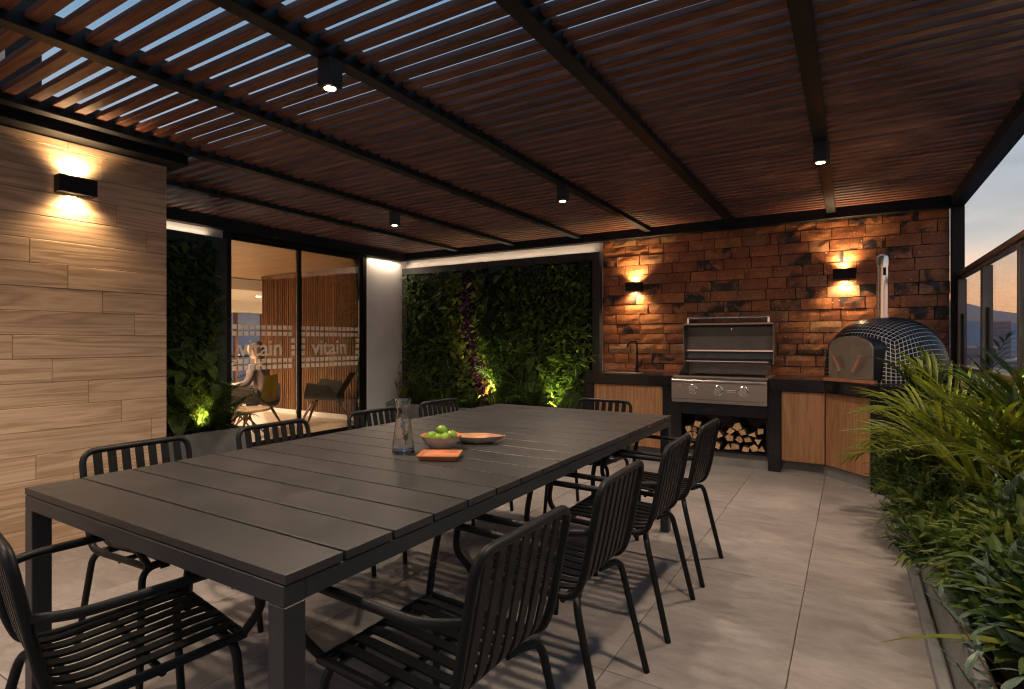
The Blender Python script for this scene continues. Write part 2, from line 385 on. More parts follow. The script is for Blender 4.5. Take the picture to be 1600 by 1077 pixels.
# left wall: white wall bits around doors
lw = thing('side_wall', 'white rendered side wall in the corner between the glass doors and the wide green wall', 'wall', (-6.05, 6.2, 0))
part('wall_core', MB().box((-6.15, 5.80, 0), (-5.98, YB, 2.55)), M['white'], lw, bevel=.002)
lw2 = thing('side_wall', 'white rendered side wall behind the narrow green wall left of the glass doors', 'wall', (-6.05, 2.9, 0))
part('wall_core', MB().box((-6.15, 2.16, 0), (-5.98, 3.66, 2.55)), M['white'], lw2, bevel=.002)

# ================================================================ BRICK WALL
br = thing('brick_wall', 'orange brick wall with charred and glazed bricks behind the outdoor kitchen', 'wall', (-.94, YB, 0))
part('wall_core', MB().box((-2.678, YB + .012, 0), (.80, YB + .25, 2.6)), M['bgrout'], br)
CH = .1195; BL = .29
bmesh_cache = {}
def brickmesh(L, seed, charred):
    key = (round(L, 2), seed, charred)
    if key in bmesh_cache: return bmesh_cache[key]
    rr = random.Random(seed * 77 + int(L * 1000)); nx, nz_ = 3, 2
    mb = MB(); h = CH
    vs = []
    for i in range(nx + 1):
        for j in range(nz_ + 1):
            xx = -L / 2 + .004 + (L - .008) * i / nx; zz = .0035 + (h - .007) * j / nz_
            edge = i in (0, nx) or j in (0, nz_)
            yy = -.014 - rr.uniform(0, .004) + (.004 if edge else 0)
            if edge: xx += rr.uniform(-.0025, .0025); zz += rr.uniform(-.002, .002)
            vs.append((xx, yy, zz))
    fs = []
    for i in range(nx):
        for j in range(nz_):
            a = i * (nz_ + 1) + j; fs.append((a, a + nz_ + 1, a + nz_ + 2, a + 1))
    n0 = len(vs); ring = [i * (nz_ + 1) for i in range(nx + 1)] + [nx * (nz_ + 1) + j for j in range(1, nz_ + 1)] + [i * (nz_ + 1) + nz_ for i in range(nx - 1, -1, -1)] + [j for j in range(nz_ - 1, 0, -1)]
    back = [(vs[i][0], .013, vs[i][2]) for i in ring]
    for k in range(len(ring)):
        k2 = (k + 1) % len(ring); fs.append((ring[k2], ring[k], n0 + k, n0 + k2))
    mb.add(vs + back, fs)
    me = mb.mesh('brick', M['brickc'] if charred else M['brick'], bevel=0)
    bmesh_cache[key] = me; return me
z = .86; row = 0
while z < 2.58:
    x = -2.676; off = [0, .145, .07, .215, .03, .18][row % 6]
    first = True
    while x < .795:
        L = off if (first and off > .05) else (BL if rnd.random() < .86 else .19)
        first = False
        if x + L > .80 or .80 - (x + L) < .06: L = .80 - x
        midrow = (row in (7, 8))
        ch = rnd.random() < (.45 if row == 7 else .24)
        proud = .018 if (row == 7 and rnd.random() < .3) else rnd.uniform(-.004, .004)
        obj('brick', brickmesh(L, rnd.randint(0, 5), ch), br, (x + L / 2 - br.location.x, -proud, z))
        x += L
    z += CH; row += 1

# ================================================================ PERGOLA
pg = thing('pergola', 'dark steel pergola roof with reddish brown timber slats over the whole terrace', 'pergola', (.85, YB - .05, 0))
BZ0, BZ1 = 2.5, 2.66
bx = [-.17, -1.13, -2.07, -2.98, -3.96, -4.90]; BI = 2.555
for X in bx:
    y0 = -1.4 if X > -4.0 else 2.2
    part('beam', MB().box((X - .041, y0, BI), (X + .041, 6.5495, BZ1)), M['beam'], pg, bevel=.003)
part('beam', MB().box((.80, -1.4, BZ0), (.90, YB + .02, BZ1 + .02)), M['beam'], pg, bevel=.003)
part('beam', MB().box((-6.0, 2.2, BZ0 - .02), (-5.88, 6.55, BZ1)), M['beam'], pg, bevel=.003)
part('beam', MB().box((-4.36, -1.4, BZ0 + .001), (-4.05, 2.22, BZ1 - .01)), M['beam'], pg, bevel=.003)
part('beam', MB().box((-6.0, 6.55, BZ0 - .003), (.797, 6.66, BZ1 - .005)), M['beam'], pg, bevel=.003)
part('post', MB().box((.802, 6.55, 0), (.898, 6.648, BZ0 - .001)), M['beam'], pg, bevel=.003)
sl_long = MB().box((-3.39, -.0287, 0), (3.39, .0287, .0315)).mesh('slat', M['slat'], bevel=.002)
sl_short = MB().box((-2.47, -.0287, 0), (2.47, .0287, .0315)).mesh('slat', M['slat'], bevel=.002)
y = -1.3; P = .108
while y < 6.53:
    long_ = y > 2.24
    cx_ = -2.58 if long_ else -1.66
    obj('slat', sl_long if long_ else sl_short, pg, (cx_ - pg.location.x, y - pg.location.y, 2.596 + rnd.uniform(-.001, .001)), (0, 0, 0))
    y += P

# ================================================================ LAMPS
def light(name, typ, loc, energy, color, rot=None, parent=None, **k):
    d = bpy.data.lights.new(name, typ); d.energy = energy; d.color = color
    for a, b in k.items(): setattr(d, a, b)
    o = bpy.data.objects.new(name, d); col.objects.link(o); o.parent = parent; o.location = loc
    if rot: o.rotation_euler = rot
    return o
WARM = (1, .77, .55)
cl_spots = [(-2.07, 1.785, 'square black ceiling downlight hanging nearest, above the table'),
            (-2.07, 4.24, 'black ceiling downlight in the middle of the roof, above the far end of the table'),
            (-3.96, 4.24, 'black ceiling downlight nearest the glass doors'),
            (-.17, 4.2, 'black ceiling downlight on the right hand beam, in front of the brick wall'),
            (-.17, 1.75, 'black ceiling downlight on the right hand beam, above the near end of the walkway')]
cl_spots.append((-2.98, .3, 'added ceiling downlight out of view, put in to brighten the wood-clad wall'))  # unseen lamp, added to brighten the wood-clad wall
cl_spots.append((-2.07, -.67, 'added ceiling downlight out of view behind the viewer, lighting table and wood-clad wall'))  # unseen lamp continuing the grid, added to light table, chairs and wood wall
for X, Y, lab in cl_spots:
    t = thing('ceiling_lamp', lab, 'ceiling lamp', (X, Y, BI), 0, 'downlights under the pergola beams')
    part('lamp_body', MB().box((-.04, -.04, -.130), (.04, .04, -.0005)), M['frame'], t, bevel=.003, world=False)
    mb = MB().lathe([(.026, -.1315), (.030, -.1315), (.030, -.133), (.034, -.134), (.036, -.1305)], k=20)
    part('trim_ring', mb, M['frame'], t, world=False, smooth=30)
    part('lens', MB().lathe([(.0005, -.1325), (.026, -.1325), (.026, -.1305)], k=20), M['lampw'], t, world=False)
    light('downlight', 'SPOT', (0, 0, -.142), (80 if Y < 1.76 and X > -1 else (70 if Y < 0 else (95 if Y < 1 else 98))), WARM, (0, 0, 0), t, spot_size=R(142), spot_blend=1, shadow_soft_size=.06)
def sconce(X, Y, Z, rz, lab, e):
    t = thing('wall_lamp', lab, 'wall lamp', (X, Y, Z), rz, 'black up-and-down wall lamps')
    # local: +Y out of the wall
    w2 = .100
    mb = MB(); mb.box((-w2, .012, -.05), (w2, .105, -.046)) if False else None
    mb.box((-w2, .080, -.052), (w2, .090, .052)); mb.box((-w2, .012, -.052), (-w2 + .006, .0799, .052)); mb.box((w2 - .006, .012, -.052), (w2, .0799, .052))
    part('shade', mb, M['blk'], t, world=False, bevel=.0015)
    part('wall_plate', MB().box((-w2 + .008, 0, -.045), (w2 - .008, .011, .045)), M['blk'], t, world=False)
    part('lamp_core', MB().box((-w2 + .03, .0112, -.012), (w2 - .03, .05, .012)), M['blk'], t, world=False)
    mb = MB().box((-w2 + .03, .018, .0125), (w2 - .03, .046, .016)); part('diffuser', mb, M['lampw'], t, world=False)
    mb = MB().box((-w2 + .03, .018, -.016), (w2 - .03, .046, -.0125)); part('diffuser', mb, M['lampw'], t, world=False)
    for sgn in (1, -1):
        l = light('uplight' if sgn > 0 else 'downlight', 'SPOT', (0, .045, .030 * sgn), e, (1, .66, .34), (R(180) if sgn > 0 else 0, 0, 0), t, spot_size=R(125), spot_blend=.9, shadow_soft_size=.02)
sconce(XW, 1.575, 2.215, R(-90), 'black box wall lamp glowing up and down on the pale wood planks', 20)
sconce(-2.25, YB - .02, 1.91, R(180), 'black box wall lamp on the brick wall left of the grill, above the tap', 30)
sconce(-.055, YB - .02, 1.93, R(180), 'black box wall lamp on the brick wall left of the oven chimney', 30)

def strip(name, label, a, b, rot, e, sx):
    c = ((a[0] + b[0]) / 2, (a[1] + b[1]) / 2, (a[2] + b[2]) / 2); t = thing('light_strip', label, 'light strip', c, 0, 'hidden light strips')
    part('profile', MB().box(a, b), M['frame'], t)
    light('strip_light', 'AREA', (0, 0, 0) , e, (1, .74, .52), rot, t, shape='RECTANGLE', size=sx[0], size_y=sx[1])
    return t
st = strip('s', 'thin light strip on top of the frame of the wide green wall', (-5.9, 6.585, 2.371), (-2.75, 6.60, 2.374), (R(180), 0, 0), 1.6, (3.1, .012)); bpy.data.objects['strip_light'].location = (0, 0, .006)
st = strip('s', 'thin light strip under the side beam above the white side wall', (-5.945, 5.85, 2.470), (-5.90, 6.5, 2.4795), (0, R(-5), 0), 2.2, (.04, .6)); st.children[1].location = (0, 0, -.008)
st = strip('s', 'thin light strip above the narrow green wall', (-5.95, 2.2, 2.383), (-5.93, 3.5, 2.386), (R(180), 0, 0), .8, (.012, 1.25)); st.children[1].location = (0, 0, .006)
# ================================================================ OUTDOOR KITCHEN
kc = thing('kitchen_counter', 'outdoor kitchen counter of black speckled granite with wooden doors along the brick wall', 'kitchen counter', (-1, 5.87, 0))
YF = 5.87; ZT = .886; ZS = .776
part('worktop', MB().prism([(-2.595, YF), (-1.60, YF), (-1.60, YB - .02), (-2.595, YB - .02)], ZS, ZT), M['gran'], kc, bevel=.003)
wt = [(-.679, YF), (-.21, YF), (.115, 5.475), (.20, 5.42), (.32, 5.39), (.86, 5.39), (.86, YB - .11), (.79, YB - .11), (.79, YB - .02), (-.679, YB - .02)]
part('worktop', MB().prism(wt, ZS, ZT), M['gran'], kc, bevel=.003)
part('backsplash_strip', MB().box((-2.59, YB - .05, ZT + .001), (-1.62, YB - .022, ZT + .02)), M['copper'], kc)
part('backsplash_strip', MB().box((-.66, YB - .05, ZT + .001), (-.2, YB - .022, ZT + .02)), M['copper'], kc)
for a, b in ((-2.595, -2.49), (-1.70, -1.50), (-.679, -.569)):
    part('leg_panel', MB().box((a, YF, 0), (b, 6.5, ZS - .001)), M['gran'], kc, bevel=.003)
part('grill_shelf', MB().box((-1.499, YF + .001, .50), (-.680, 6.5, .618)), M['gran'], kc, bevel=.003)
part('back_panel', MB().box((-1.499, 6.45, .0), (-.680, 6.5, .499)), M['conc'], kc)
part('niche_floor', MB().box((-1.498, YF + .02, .135), (-.681, 6.449, .15)), M['blk'], kc)
part('niche_trim', MB().box((-.70, YF + .02, .1505), (-.682, YF + .05, .498)), M['blk'], kc)
part('plinth', MB().box((-1.499, 5.93, 0), (-.680, 6.0, .134)), M['conc'], kc)
part('plinth', MB().box((-2.489, 5.96, 0), (-1.701, 6.4, .105)), M['conc'], kc)
part('plinth', MB().prism([(-.568, 5.97), (-.22, 5.97), (.14, 5.57), (.14, 6.3), (-.568, 6.3)], 0, .105), M['conc'], kc)
part('carcass', MB().prism([(-.568, 5.925), (-.20, 5.925), (.139, 5.545), (.139, 6.3), (-.568, 6.3)], .106, ZS - .001), M['blk'], kc)
part('carcass', MB().box((-2.489, 5.925, .106), (-1.701, 6.3, ZS - .001)), M['blk'], kc)
pts = [(.14, 5.49), (.17, 5.455), (.22, 5.43), (.30, 5.41), (.85, 5.41), (.85, 6.5), (.14, 6.5)]
part('corner_block', MB().prism(pts, 0, ZS - .001), M['gran'], kc, bevel=.002)
for a, b in ((-2.486, -2.090), (-2.085, -1.704), (-.565, -.205)):
    part('cabinet_door', MB().box((a, 5.90, .11), (b, 5.922, ZS - .006)), M['cab'], kc, bevel=.002)
a = Vector((-.198, 5.905, 0)); b = Vector((.134, 5.53, 0)); d = (b - a).normalized(); n = Vector((-d.y, d.x, 0))
if n.y > 0: n = -n
part('cabinet_door', MB().prism([tuple(a)[:2], tuple(b)[:2], tuple(b - n * .022)[:2], tuple(a - n * .022)[:2]], .11, ZS - .006), M['cab'], kc, bevel=.002)
# sink edge
part('sink', MB().box((-2.42, 6.02, ZT + .0005), (-2.02, 6.24, ZT + .004)), M['steeld'], kc, bevel=.001)
# tap
tp = thing('tap', 'black curved tap standing on the granite worktop below the left brick wall lamp', 'tap', (-2.13, 6.33, ZT))
pts = [(0, 0, 0), (0, 0, .30), (0, -.01, .345), (-.02, -.05, .365), (-.05, -.10, .355), (-.065, -.13, .32), (-.07, -.135, .29)]
part('spout', MB().tube(fillet(pts, .03, 4), .011, 10), M['blk'], tp, smooth=40, world=False)
part('base', MB().lathe([(.0, .0), (.027, .0), (.027, .012), (.017, .02), (.017, .09), (0, .09)], k=16), M['blk'], tp, smooth=30, world=False)
part('lever', MB().tube([(.015, 0, .07), (.05, 0, .08), (.055, -.0, .15)], .007, 8), M['blk'], tp, smooth=40, world=False)

# ---- grill
g = thing('grill', 'stainless steel built-in grill with its lid open and three round knobs', 'grill', (-1.138, 5.86, .62))
GX0, GX1 = -1.594, -.683
mb = MB(); prof = [(5.845, .622), (5.845, .655), (5.835, .66), (5.835, .825), (5.822, .832), (5.818, .845), (5.823, .858), (5.845, .868), (5.90, .872), (5.90, .622)]
mb.extr([(GX0, y, z) for y, z in prof], (GX1 - GX0, 0, 0)); part('control_panel', mb, M['steel'], g, bevel=.001)
part('firebox', MB().box((GX0 + .01, 5.901, .622), (GX1 - .01, 6.42, .80)), M['steeld'], g)
part('rim', MB().box((GX0 - .004, 5.895, .873), (GX1 + .004, 5.94, .892)).box((GX0 - .004, 5.9401, .873), (GX0 + .03, 6.44, .892)).box((GX1 - .03, 5.9401, .873), (GX1 + .004, 6.44, .892)), M['steel'], g, bevel=.002)
for k in range(30):
    xx = GX0 + .05 + k * (GX1 - GX0 - .10) / 29
    part('grate_bar', MB().box((xx - .004, 5.945, .868), (xx + .004, 6.38, .878)), M['steel'], g)
# side cheeks
for xx in (GX0 + .03, GX1 - .034):
    part('side_cheek', MB().extr([(xx, 5.95, .893), (xx, 6.43, .893), (xx, 6.43, 1.04), (xx, 6.33, 1.03)], (.004, 0, 0)), M['steel'], g)
part('rear_panel', MB().box((GX0 + .036, 6.405, .893), (GX1 - .036, 6.43, 1.035)), M['steeld'], g)
part('warming_rack', MB().box((GX0 + .04, 6.28, 1.028), (GX1 - .04, 6.30, 1.036)).box((GX0 + .04, 6.36, 1.028), (GX1 - .04, 6.37, 1.034)), M['chrome'], g)
# hood
hx0, hx1 = GX0 + .005, GX1 - .005
inner = [(6.34, 1.03), (6.42, 1.06), (6.46, 1.14), (6.475, 1.30), (6.44, 1.40), (6.37, 1.425)]
outer = [(6.36, 1.445), (6.45, 1.42), (6.495, 1.31), (6.48, 1.13), (6.43, 1.04), (6.345, 1.012)]
mb = MB(); L_ = [(hx0, y, z) for y, z in inner + outer]
n_ = len(inner)
for i in range(n_ - 1):
    o_ = [inner[i], inner[i + 1], outer[n_ - 2 - i], outer[n_ - 1 - i]]
    mb.extr([(hx0, y, z) for y, z in o_], (hx1 - hx0, 0, 0))
hood = part('hood', mb, M['steeld'], g, smooth=30, label='open dark lined lid')
for xx in (hx0 - .008, hx1 + .001):
    mb = MB().extr([(xx, y, z) for y, z in [(6.335, 1.01), (6.44, 1.035), (6.485, 1.13), (6.50, 1.31), (6.455, 1.425), (6.355, 1.45), (6.31, 1.40), (6.33, 1.2)]], (.007, 0, 0))
    part('hood_side', mb, M['steel'], g)
part('hood_lip', MB().box((hx0, 6.335, 1.424), (hx1, 6.36, 1.446)), M['steel'], g, bevel=.002)
part('hood_divider', MB().box((hx0 + .003, 6.415, 1.135), (hx1 - .003, 6.455, 1.155)), M['chrome'], g, bevel=.002)
part('thermometer_stem', MB().lathe([(0, 0), (.008, 0), (.008, .02), (0, .02)], (-1.10, 6.40, 1.37), 10), M['chrome'], g)
mb = MB().tube([(hx0 + .03, 6.35, 1.505), (hx1 - .03, 6.35, 1.505)], .013, 10)
mb.box((hx0 + .03, 6.342, 1.446), (hx0 + .05, 6.358, 1.515)).box((hx1 - .05, 6.342, 1.446), (hx1 - .03, 6.358, 1.515))
part('hood_handle', mb, M['chrome'], g, smooth=30)
MY = Matrix.Rotation(R(90), 3, 'X')
for xx in (-1.38, -1.13, -.894):
    k_ = part('knob', MB().lathe([(0, .04), (.036, .04), (.040, .034), (.043, .006), (.050, .003), (.050, 0), (0, 0)], (xx, 5.8345, .757), 28, MY), M['chrome'], g, smooth=30)
    o_ = part('grip', MB().box((xx - .006, 5.785, .725), (xx + .006, 5.7944, .789)), M['chrome'], g, bevel=.002, of=k_)
part('igniter_button', MB().lathe([(0, .008), (.012, .008), (.014, 0), (0, 0)], (-1.50, 5.8345, .79), 14, MY), M['chrome'], g, smooth=30)
bd = part('badge', MB().box((-1.058, 5.829, .742), (-.968, 5.8348, .766)), M['cream'], g, bevel=.001)
mb = MB()
for k in range(7):
    xx = -1.052 + k * .0125; mb.box((xx, 5.8275, .749), (xx + (.009 if k in (0, 4) else .006), 5.8289, .759))
part('badge_lettering', mb, M['blk'], g)

# ---- firewood
def cam_pt_Y(px, py, Y):
    u = (px - 800) / 874.; dx = -.518 + .855 * u; dy = .855 + .518 * u; t = Y / dy
    return dx * t, 1.25 + t * (533 - py) / 874.
logs = [(720,600),(865,612),(970,610),(1115,640),(1225,635),(1332,652),(890,485),(1020,512),(1140,515),(1285,540),(750,435),(900,388),
        (1000,325),(1070,405),(1210,440),(1310,400),(265,350),(395,365),(455,285),(385,445),(345,570),(200,425),(560,600),(600,470),(650,370),(270,500),(460,560)]
LOGL = ['bottom row, at the left end of the open part of the pile', 'bottom row, second from the left', 'bottom row, near the middle', 'bottom row, right of the middle', 'bottom row, second from the right leg', 'bottom row, against the right leg of the niche',
 'second row, left of the middle', 'second row, in the middle', 'second row, right of the middle', 'second row, against the right side of the niche', 'second row, beside the armchair back', 'third row, below the topmost log',
 'topmost of the right hand pile', 'third row, just right below the topmost log', 'third row, second from the right side', 'third row, touching the right side of the niche', 'pointing left, upper left end of the pile', 'upper left pile, between two others',
 'topmost of the left hand pile', 'left pile, below the square ended one', 'left pile, lying low between chair backs', 'left end, below the pointed one', 'bottom row, hidden partly by the armchair back', 'middle of the pile, behind the armchair back', 'dark top log just right of the armchair back', 'left pile, low at the left end', 'left pile, behind the armchair frame']
for i, (a, b) in enumerate(logs):
    X, Z = cam_pt_Y(1040 + a / 8.89, 630 + b / 8.89, 5.93)
    rr = random.Random(i + 5); n = rr.choice([3, 4, 4, 5]); r0 = rr.uniform(.042, .053); a0 = rr.uniform(0, 6.28)
    poly = []
    for k in range(n):
        an = a0 + 2 * math.pi * k / n + rr.uniform(-.25, .25); q = r0 * rr.uniform(.85, 1.1)
        poly.append((q * math.cos(an), q * .9 * math.sin(an)))
    zmin = min(p[1] for p in poly)
    Z = max(Z, .1515 - zmin + .001); X = min(max(X, -1.44), -.74)
    mb = MB(); yl = rr.uniform(-.03, .02)
    me_ = mb.extr([(p[0], yl, p[1]) for p in poly], (rr.uniform(-.01, .01), .36, rr.uniform(-.005, .005)))
    mb.m = [0] * len(mb.f); mb.m[0] = 1; mb.m[1] = 1
    o = obj('firewood_log', mb.mesh('firewood_log', [M['bark'], M['logend']], bevel=.004), None, (X, 5.93, Z))
    o['label'] = 'split firewood log, ' + LOGL[i]
    o['category'] = 'firewood'; o['group'] = 'split logs stacked under the grill'

# ---- pizza oven
OC = Vector((.265, 6.13, ZT + .004)); RO = .48; DC = Vector((.33, 6.10, ZT + .004)); HO = .575
ov = thing('pizza_oven', 'domed wood-fired oven in dark mosaic tiles with a steel chimney on the counter corner', 'pizza oven', tuple(OC))
def dome(p, r):  # p unit cube-sphere direction
    d = Vector(p).normalized(); q_ = (math.hypot(d.x, d.y) ** 2.5 + abs(d.z) ** 2.5) ** .4; d = d / q_; return OC + Vector((d.x * (RO + r), d.y * (RO + r), d.z * (HO + r)))
part('dome', MB().lathe([(RO * math.cos(R(a)) / (math.cos(R(a)) ** 2.5 + math.sin(R(a)) ** 2.5) ** .4, HO * math.sin(R(a)) / (math.cos(R(a)) ** 2.5 + math.sin(R(a)) ** 2.5) ** .4) for a in range(0, 90, 5)] + [(.001, HO)], tuple(OC), 48, Matrix.Identity(3)), M['ogrout'], ov, smooth=True)
mb = MB(); NT = 22
def face_pts(face, i, j, n):
    a = math.tan((i / n - .5) * math.pi / 2); b = math.tan((j / n - .5) * math.pi / 2)
    return {0: (a, b, 1), 1: (1, a, b), 2: (-1, -a, b), 3: (-a, 1, b), 4: (a, -1, b)}[face]
Rz45 = Matrix.Rotation(R(-38), 3, 'Z')
for face in range(5):
    for i in range(NT):
        for j in range(NT):
            g_ = .085
            q = [face_pts(face, i + g_, j + g_, NT), face_pts(face, i + 1 - g_, j + g_, NT), face_pts(face, i + 1 - g_, j + 1 - g_, NT), face_pts(face, i + g_, j + 1 - g_, NT)]
            if min(p[2] / Vector(p).length for p in q) < .0: continue
            q = [Rz45 @ Vector(p) for p in q]
            c0 = [dome(p, -.004) for p in q]; c1 = [dome(p, .0022) for p in q]
            mb.add(c0 + c1, [(4, 5, 6, 7), (0, 1, 5, 4), (1, 2, 6, 5), (2, 3, 7, 6), (3, 0, 4, 7)])
part('mosaic_tiles', mb, M['otile'], ov, kind='stuff')
nv = Vector((-.65, -.76, 0)).normalized(); tv = Vector((.76, -.65, 0)).normalized()
def arch(w, h, y0=0, n=14):
    pts = [(-w / 2, 0), (-w / 2, h - w * .26)]
    for k in range(1, n):
        a = math.pi - math.pi * k / n; pts.append((w / 2 * math.cos(a) * 1, h - w * .26 + w * .26 * math.sin(a)))
    return pts + [(w / 2, h - w * .26), (w / 2, 0)]
base = DC + Vector((0, 0, .03))
def P3(t, z, d): return base + tv * t + nv * d + Vector((0, 0, z))
mb = MB().extr([P3(t, z, .30) for t, z in arch(.43, .375)], nv * .203); part('mouth', mb, M['otile'], ov)
mb = MB().extr([P3(t, z, .5035) for t, z in [(-.25, -.03), (.25, -.03), (.25, -.001), (-.25, -.001)]], nv * .04); part('sill', mb, M['copper'], ov)
full = arch(.43, .375, n=20)
for sgn in (-1, 1):
    pl = [(t, z) for t, z in full if t * sgn > .02]
    top = max(z for t, z in full)
    pl = ([(.002 * sgn, 0)] + sorted([p for p in pl if True], key=lambda p: 0) + [(.002 * sgn, top)]) if False else pl
    if sgn < 0: pl = pl + [(-.002, top), (-.002, 0)]
    else: pl = [(.002, 0), (.002, top)] + pl
    dr = part('oven_door', MB().extr([P3(t, z, .504) for t, z in pl], nv * .016), M['doorst'], ov, bevel=.002)
    mb = MB().tube([P3(.10 * sgn + .035 * sgn, .20, .558), P3(.10 * sgn - .03 * sgn, .07, .558)], .011, 8)
    part('door_handle', mb, M['copper'], ov, smooth=40, of=dr)
    mb = MB()
    for tt, zz in ((.135, .20), (.07, .07)): mb.tube([P3(tt * sgn, zz, .5205), P3(tt * sgn, zz, .573)], .006, 8); mb.tube([P3(tt * sgn, zz, .558), P3(tt * sgn + .025, zz + .003, .560)], .006, 8)
    part('handle_mount', mb, M['chrome'], ov, smooth=40, of=dr)
cx, cy_ = .245, 6.06
part('chimney', MB().lathe([(.052, ZT + .50), (.052, ZT + .6), (.046, ZT + .6), (.046, 1.93), (.050, 1.93), (.050, 1.985), (.045, 2.015), (.03, 2.03), (0, 2.033)], (cx, cy_, 0), 24), M['chrome'], ov, smooth=30)
part('chimney_slot', MB().obox((cx + .015, cy_ - .046, 1.875), (.022, .008, .07), Matrix.Rotation(R(16), 3, 'Z')), M['blk'], ov)

# ================================================================ TABLE
TX0, TX1, TY0, TY1, TZ = -2.36, -1.01, .75, 3.70, .76
tb = thing('dining_table', 'long dark grey outdoor dining table with a top of separate cross boards', 'dining table', ((TX0 + TX1) / 2, (TY0 + TY1) / 2, 0))
NS = 18; pitch = (TY1 - TY0) / NS
sm = MB().box((TX0 - (TX0 + TX1) / 2, -pitch / 2 + .0045, -.022), (TX1 - (TX0 + TX1) / 2, pitch / 2 - .0045, 0)).mesh('table_board', M['table'], bevel=.0012)
for k in range(NS): obj('table_board', sm, tb, (0, TY0 + pitch * (k + .5) - tb.location.y, TZ + rnd.uniform(-.0003, .0003)))
i_ = .004; az1 = TZ - .025; az0 = az1 - .045
part('apron', MB().box((TX0 + i_, TY0 + i_, az0), (TX1 - i_, TY0 + i_ + .055, az1)), M['tleg'], tb, bevel=.002)
part('apron', MB().box((TX0 + i_, TY1 - i_ - .055, az0), (TX1 - i_, TY1 - i_, az1)), M['tleg'], tb, bevel=.002)
part('apron', MB().box((TX0 + i_, TY0 + .0595, az0), (TX0 + i_ + .055, TY1 - .0595, az1)), M['tleg'], tb, bevel=.002)
part('apron', MB().box((TX1 - i_ - .055, TY0 + .0595, az0), (TX1 - i_, TY1 - .0595, az1)), M['tleg'], tb, bevel=.002)
part('support_rail', MB().box((-1.70, TY0 + .06, az0 + .01), (-1.66, TY1 - .06, az1 - .001)), M['tleg'], tb)
for X in (TX0 + i_, TX1 - i_ - .055):
    for Y in (TY0 + i_, TY1 - i_ - .055):
        part('leg', MB().box((X, Y, 0), (X + .055, Y + .055, az0 - .0005)), M['tleg'], tb, bevel=.002)

# ================================================================ CHAIRS
def make_chair():
    t = thing('dining_chair', 'x', 'chair', (0, 0, 0), 0, 'black slatted armchairs around the dining table')
    hw = .213; r = .0125
    rail = [(y, z) for y, z in [(-.262, .80), (-.215, .60), (-.190, .47), (-.165, .435), (-.10, .425), (.16, .440), (.235, .436)]]
    pts = [(-hw, .235, .436), (-hw, -.10, .425), (-hw, -.175, .432), (-hw, -.205, .50), (-hw, -.262, .80), (hw, -.262, .80), (hw, -.205, .50), (hw, -.175, .432), (hw, -.10, .425), (hw, .235, .436)]
    part('back_frame', MB().tube(fillet(pts, .055, 6), r, 10), M['blk'], t, smooth=50, world=False)
    part('front_rail', MB().tube([(-hw, .225, .437), (hw, .225, .437)], r * .9, 8), M['blk'], t, smooth=50, world=False)
    part('cross_bar', MB().tube([(-hw, .03, .418), (hw, .03, .418)], r * .8, 8), M['blk'], t, smooth=50, world=False)
    part('cross_bar', MB().tube([(-hw, -.13, .414), (hw, -.13, .414)], r * .8, 8), M['blk'], t, smooth=50, world=False)
    for s in (-1, 1):
        arm = [(s * hw, -.226, .648), (s * (hw + .052), -.15, .650), (s * (hw + .055), .235, .655), (s * (hw + .050), .262, .52), (s * (hw - .005), .232, .437)]
        part('armrest', MB().tube(fillet(arm, .045, 6), r * .95, 10), M['blk'], t, smooth=50, world=False)
        fl = [(s * .10, .20, .424), (s * (hw + .005), .205, .424), (s * (hw + .03), .235, 0)]
        part('leg', MB().tube(fillet(fl, .05, 6), r, 10), M['blk'], t, smooth=50, world=False)
        rl = [(s * .09, -.14, .412), (s * (hw - .005), -.175, .412), (s * (hw + .012), -.275, 0)]
        part('leg', MB().tube(fillet(rl, .05, 6), r, 10), M['blk'], t, smooth=50, world=False)
    path = [(-.258, .795), (-.215, .575), (-.192, .475), (-.170, .445), (-.11, .433), (.17, .450), (.232, .447), (.247, .42)]
    sm = MB().sweep(fillet([(0, y, z) for y, z in path], .04, 4), [(-.0155, -.0035), (.0155, -.0035), (.0155, .0035), (-.0155, .0035)], up=(0, -1, 0)).mesh('slat', M['blk'])
    nsl = 7
    for k in range(nsl):
        xx = -hw + (k + 1) * 2 * hw / (nsl + 1); obj('slat', sm, t, (xx, 0, 0))
    return t
ch0 = make_chair()
chairs = [  # x, y, rotation (0 = faces +Y), label
    (-.925, 1.18, 90, 'black slatted armchair nearest the viewer on the right long side of the table'),
    (-.930, 1.84, 90, 'black slatted armchair second from the viewer on the right side of the table'),
    (-.925, 2.54, 91, 'black slatted armchair third from the viewer on the right side of the table'),
    (-.915, 3.16, 89, 'black slatted armchair on the right side of the table nearest the kitchen'),
    (-2.40, 1.25, -90, 'black slatted armchair on the far side of the table in front of the wood-clad wall'),
    (-2.40, 1.92, -90, 'black slatted armchair on the far side of the table in front of the glass doors'),
    (-2.37, 2.62, -90, 'black slatted armchair in front of the white side wall, seen beside the carafe'),
    (-2.37, 3.28, -90, 'black slatted armchair in front of the grey planter of the wide green wall'),
    (-1.60, 3.72, 180, 'black slatted armchair at the far head of the table in front of the kitchen doors'),
    (-1.69, .75, -8, 'black slatted armchair at the near head of the table, cut by the left picture edge')]
for i, (x, y, rz, lab) in enumerate(chairs):
    o = ch0 if i == 0 else copy_tree(ch0)
    o.location = (x, y, 0); o.rotation_euler = (0, 0, R(rz + rnd.uniform(-1.5, 1.5))); o['label'] = lab

